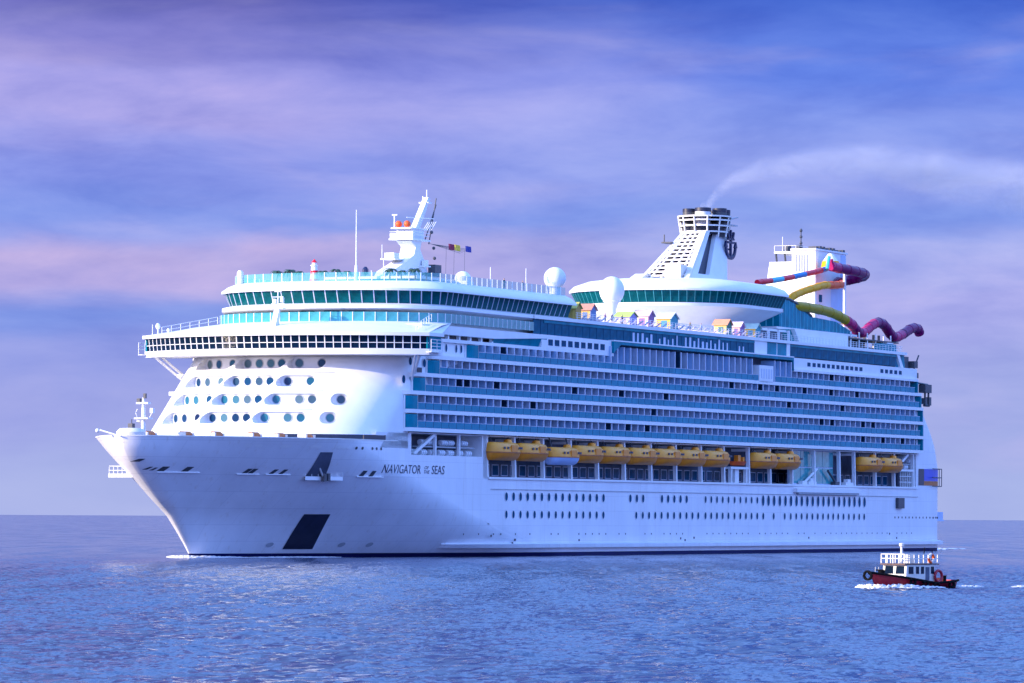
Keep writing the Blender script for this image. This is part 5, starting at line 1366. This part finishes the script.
# ------------------------------------------------------------------ smoke from the funnel
def pxw(x, y, D): return Vector(((x - 512) / 4700 * D, D, (517 - y) / 4700 * D + CAM_H))
b = MB(); SM0 = W(197, 0, 62.3)
path = smooth_path([SM0 + Vector((x, y, z)) for x, y, z in ((0, 0, 0), (1.8, .4, 3.0), (5, 1, 5.6), (10, 2, 7.6), (19, 4, 9.2), (30, 6, 9.6), (43, 9, 7.6), (58, 12, 5.0), (75, 15, 3))], 4)
nn = len(path); rr = [(0, 1.2), (.12, 1.9), (.25, 2.4), (.37, 3.2), (.5, 4.6), (.62, 5.8), (.75, 6.8), (1, 8.5)]
b.tube(path, [ip(rr, i / (nn - 1)) for i in range(nn)], 0, 16); b.v = [(v[0], -v[1], v[2]) for v in b.v]
sm = bpy.data.materials.new('smoke'); sm.use_nodes = True; t = sm.node_tree; t.nodes.clear()
pv = N(t, 'ShaderNodeVolumePrincipled'); pv.inputs['Color'].default_value = (.85, .85, .9, 1)
oc = N(t, 'ShaderNodeOutputMaterial'); L(t, pv.outputs[0], oc.inputs['Volume'])
c = N(t, 'ShaderNodeTexCoord'); mp_ = N(t, 'ShaderNodeMapping'); mp_.inputs['Scale'].default_value = (.09, .15, .22); mp_.inputs['Rotation'].default_value = (0, .1, 0); L(t, c.outputs['Object'], mp_.inputs[0])
f = noise(t, mp_.outputs[0], 1.0, 5, .6, .8)
vs = N(t, 'ShaderNodeVectorMath', operation='DISTANCE'); L(t, c.outputs['Object'], vs.inputs[0]); vs.inputs[1].default_value = SM0
fall = math_node(t, 'ADD', math_node(t, 'MULTIPLY', math_node(t, 'POWER', 2.718, math_node(t, 'MULTIPLY', vs.outputs['Value'], -.09)), .24), .20)
sp = N(t, 'ShaderNodeSeparateXYZ'); L(t, c.outputs['Object'], sp.inputs[0])
ux = math_node(t, 'DIVIDE', math_node(t, 'SUBTRACT', sp.outputs[0], SM0.x), 75.0, True)
keys = [(0, 0), (1.8, 3.0), (5, 5.6), (10, 7.6), (19, 9.2), (30, 9.6), (43, 7.6), (58, 5.0), (75, 3)]
zc = math_node(t, 'MULTIPLY', ramp(t, ux, [(x / 75, (z / 10,) * 3) for x, z in keys], 'LINEAR'), 10.0)
rk = math_node(t, 'MULTIPLY', ramp(t, ux, [(i_ / 8 if False else keys[i_][0] / 75, (r_ / 10,) * 3) for i_, r_ in enumerate((2.2, 1.9, 2.2, 2.7, 3.6, 4.8, 5.9, 6.8, 7.6))], 'LINEAR'), 10.0)
dz = math_node(t, 'SUBTRACT', math_node(t, 'SUBTRACT', sp.outputs[2], SM0.z), zc)
dy = math_node(t, 'SUBTRACT', math_node(t, 'SUBTRACT', sp.outputs[1], SM0.y), math_node(t, 'MULTIPLY', ux, 15.0))
rad_ = math_node(t, 'DIVIDE', math_node(t, 'SQRT', math_node(t, 'ADD', math_node(t, 'MULTIPLY', dz, dz), math_node(t, 'MULTIPLY', dy, dy))), rk)
soft = ramp(t, rad_, [(.1, (1, 1, 1)), (.95, (0, 0, 0))])
L(t, math_node(t, 'MULTIPLY', soft, math_node(t, 'MULTIPLY', ramp(t, f, [(.34, (0, 0, 0)), (.70, (1, 1, 1))], 'LINEAR'), fall)), pv.inputs['Density'])
o = b.build('smoke', sm, None, smooth=80); o['kind'] = 'stuff'; o['label'] = 'thin pale smoke drifting from the funnel'; o['category'] = 'smoke'

C.cycles.volume_step_rate = 1.0
C.cycles.max_bounces = 6
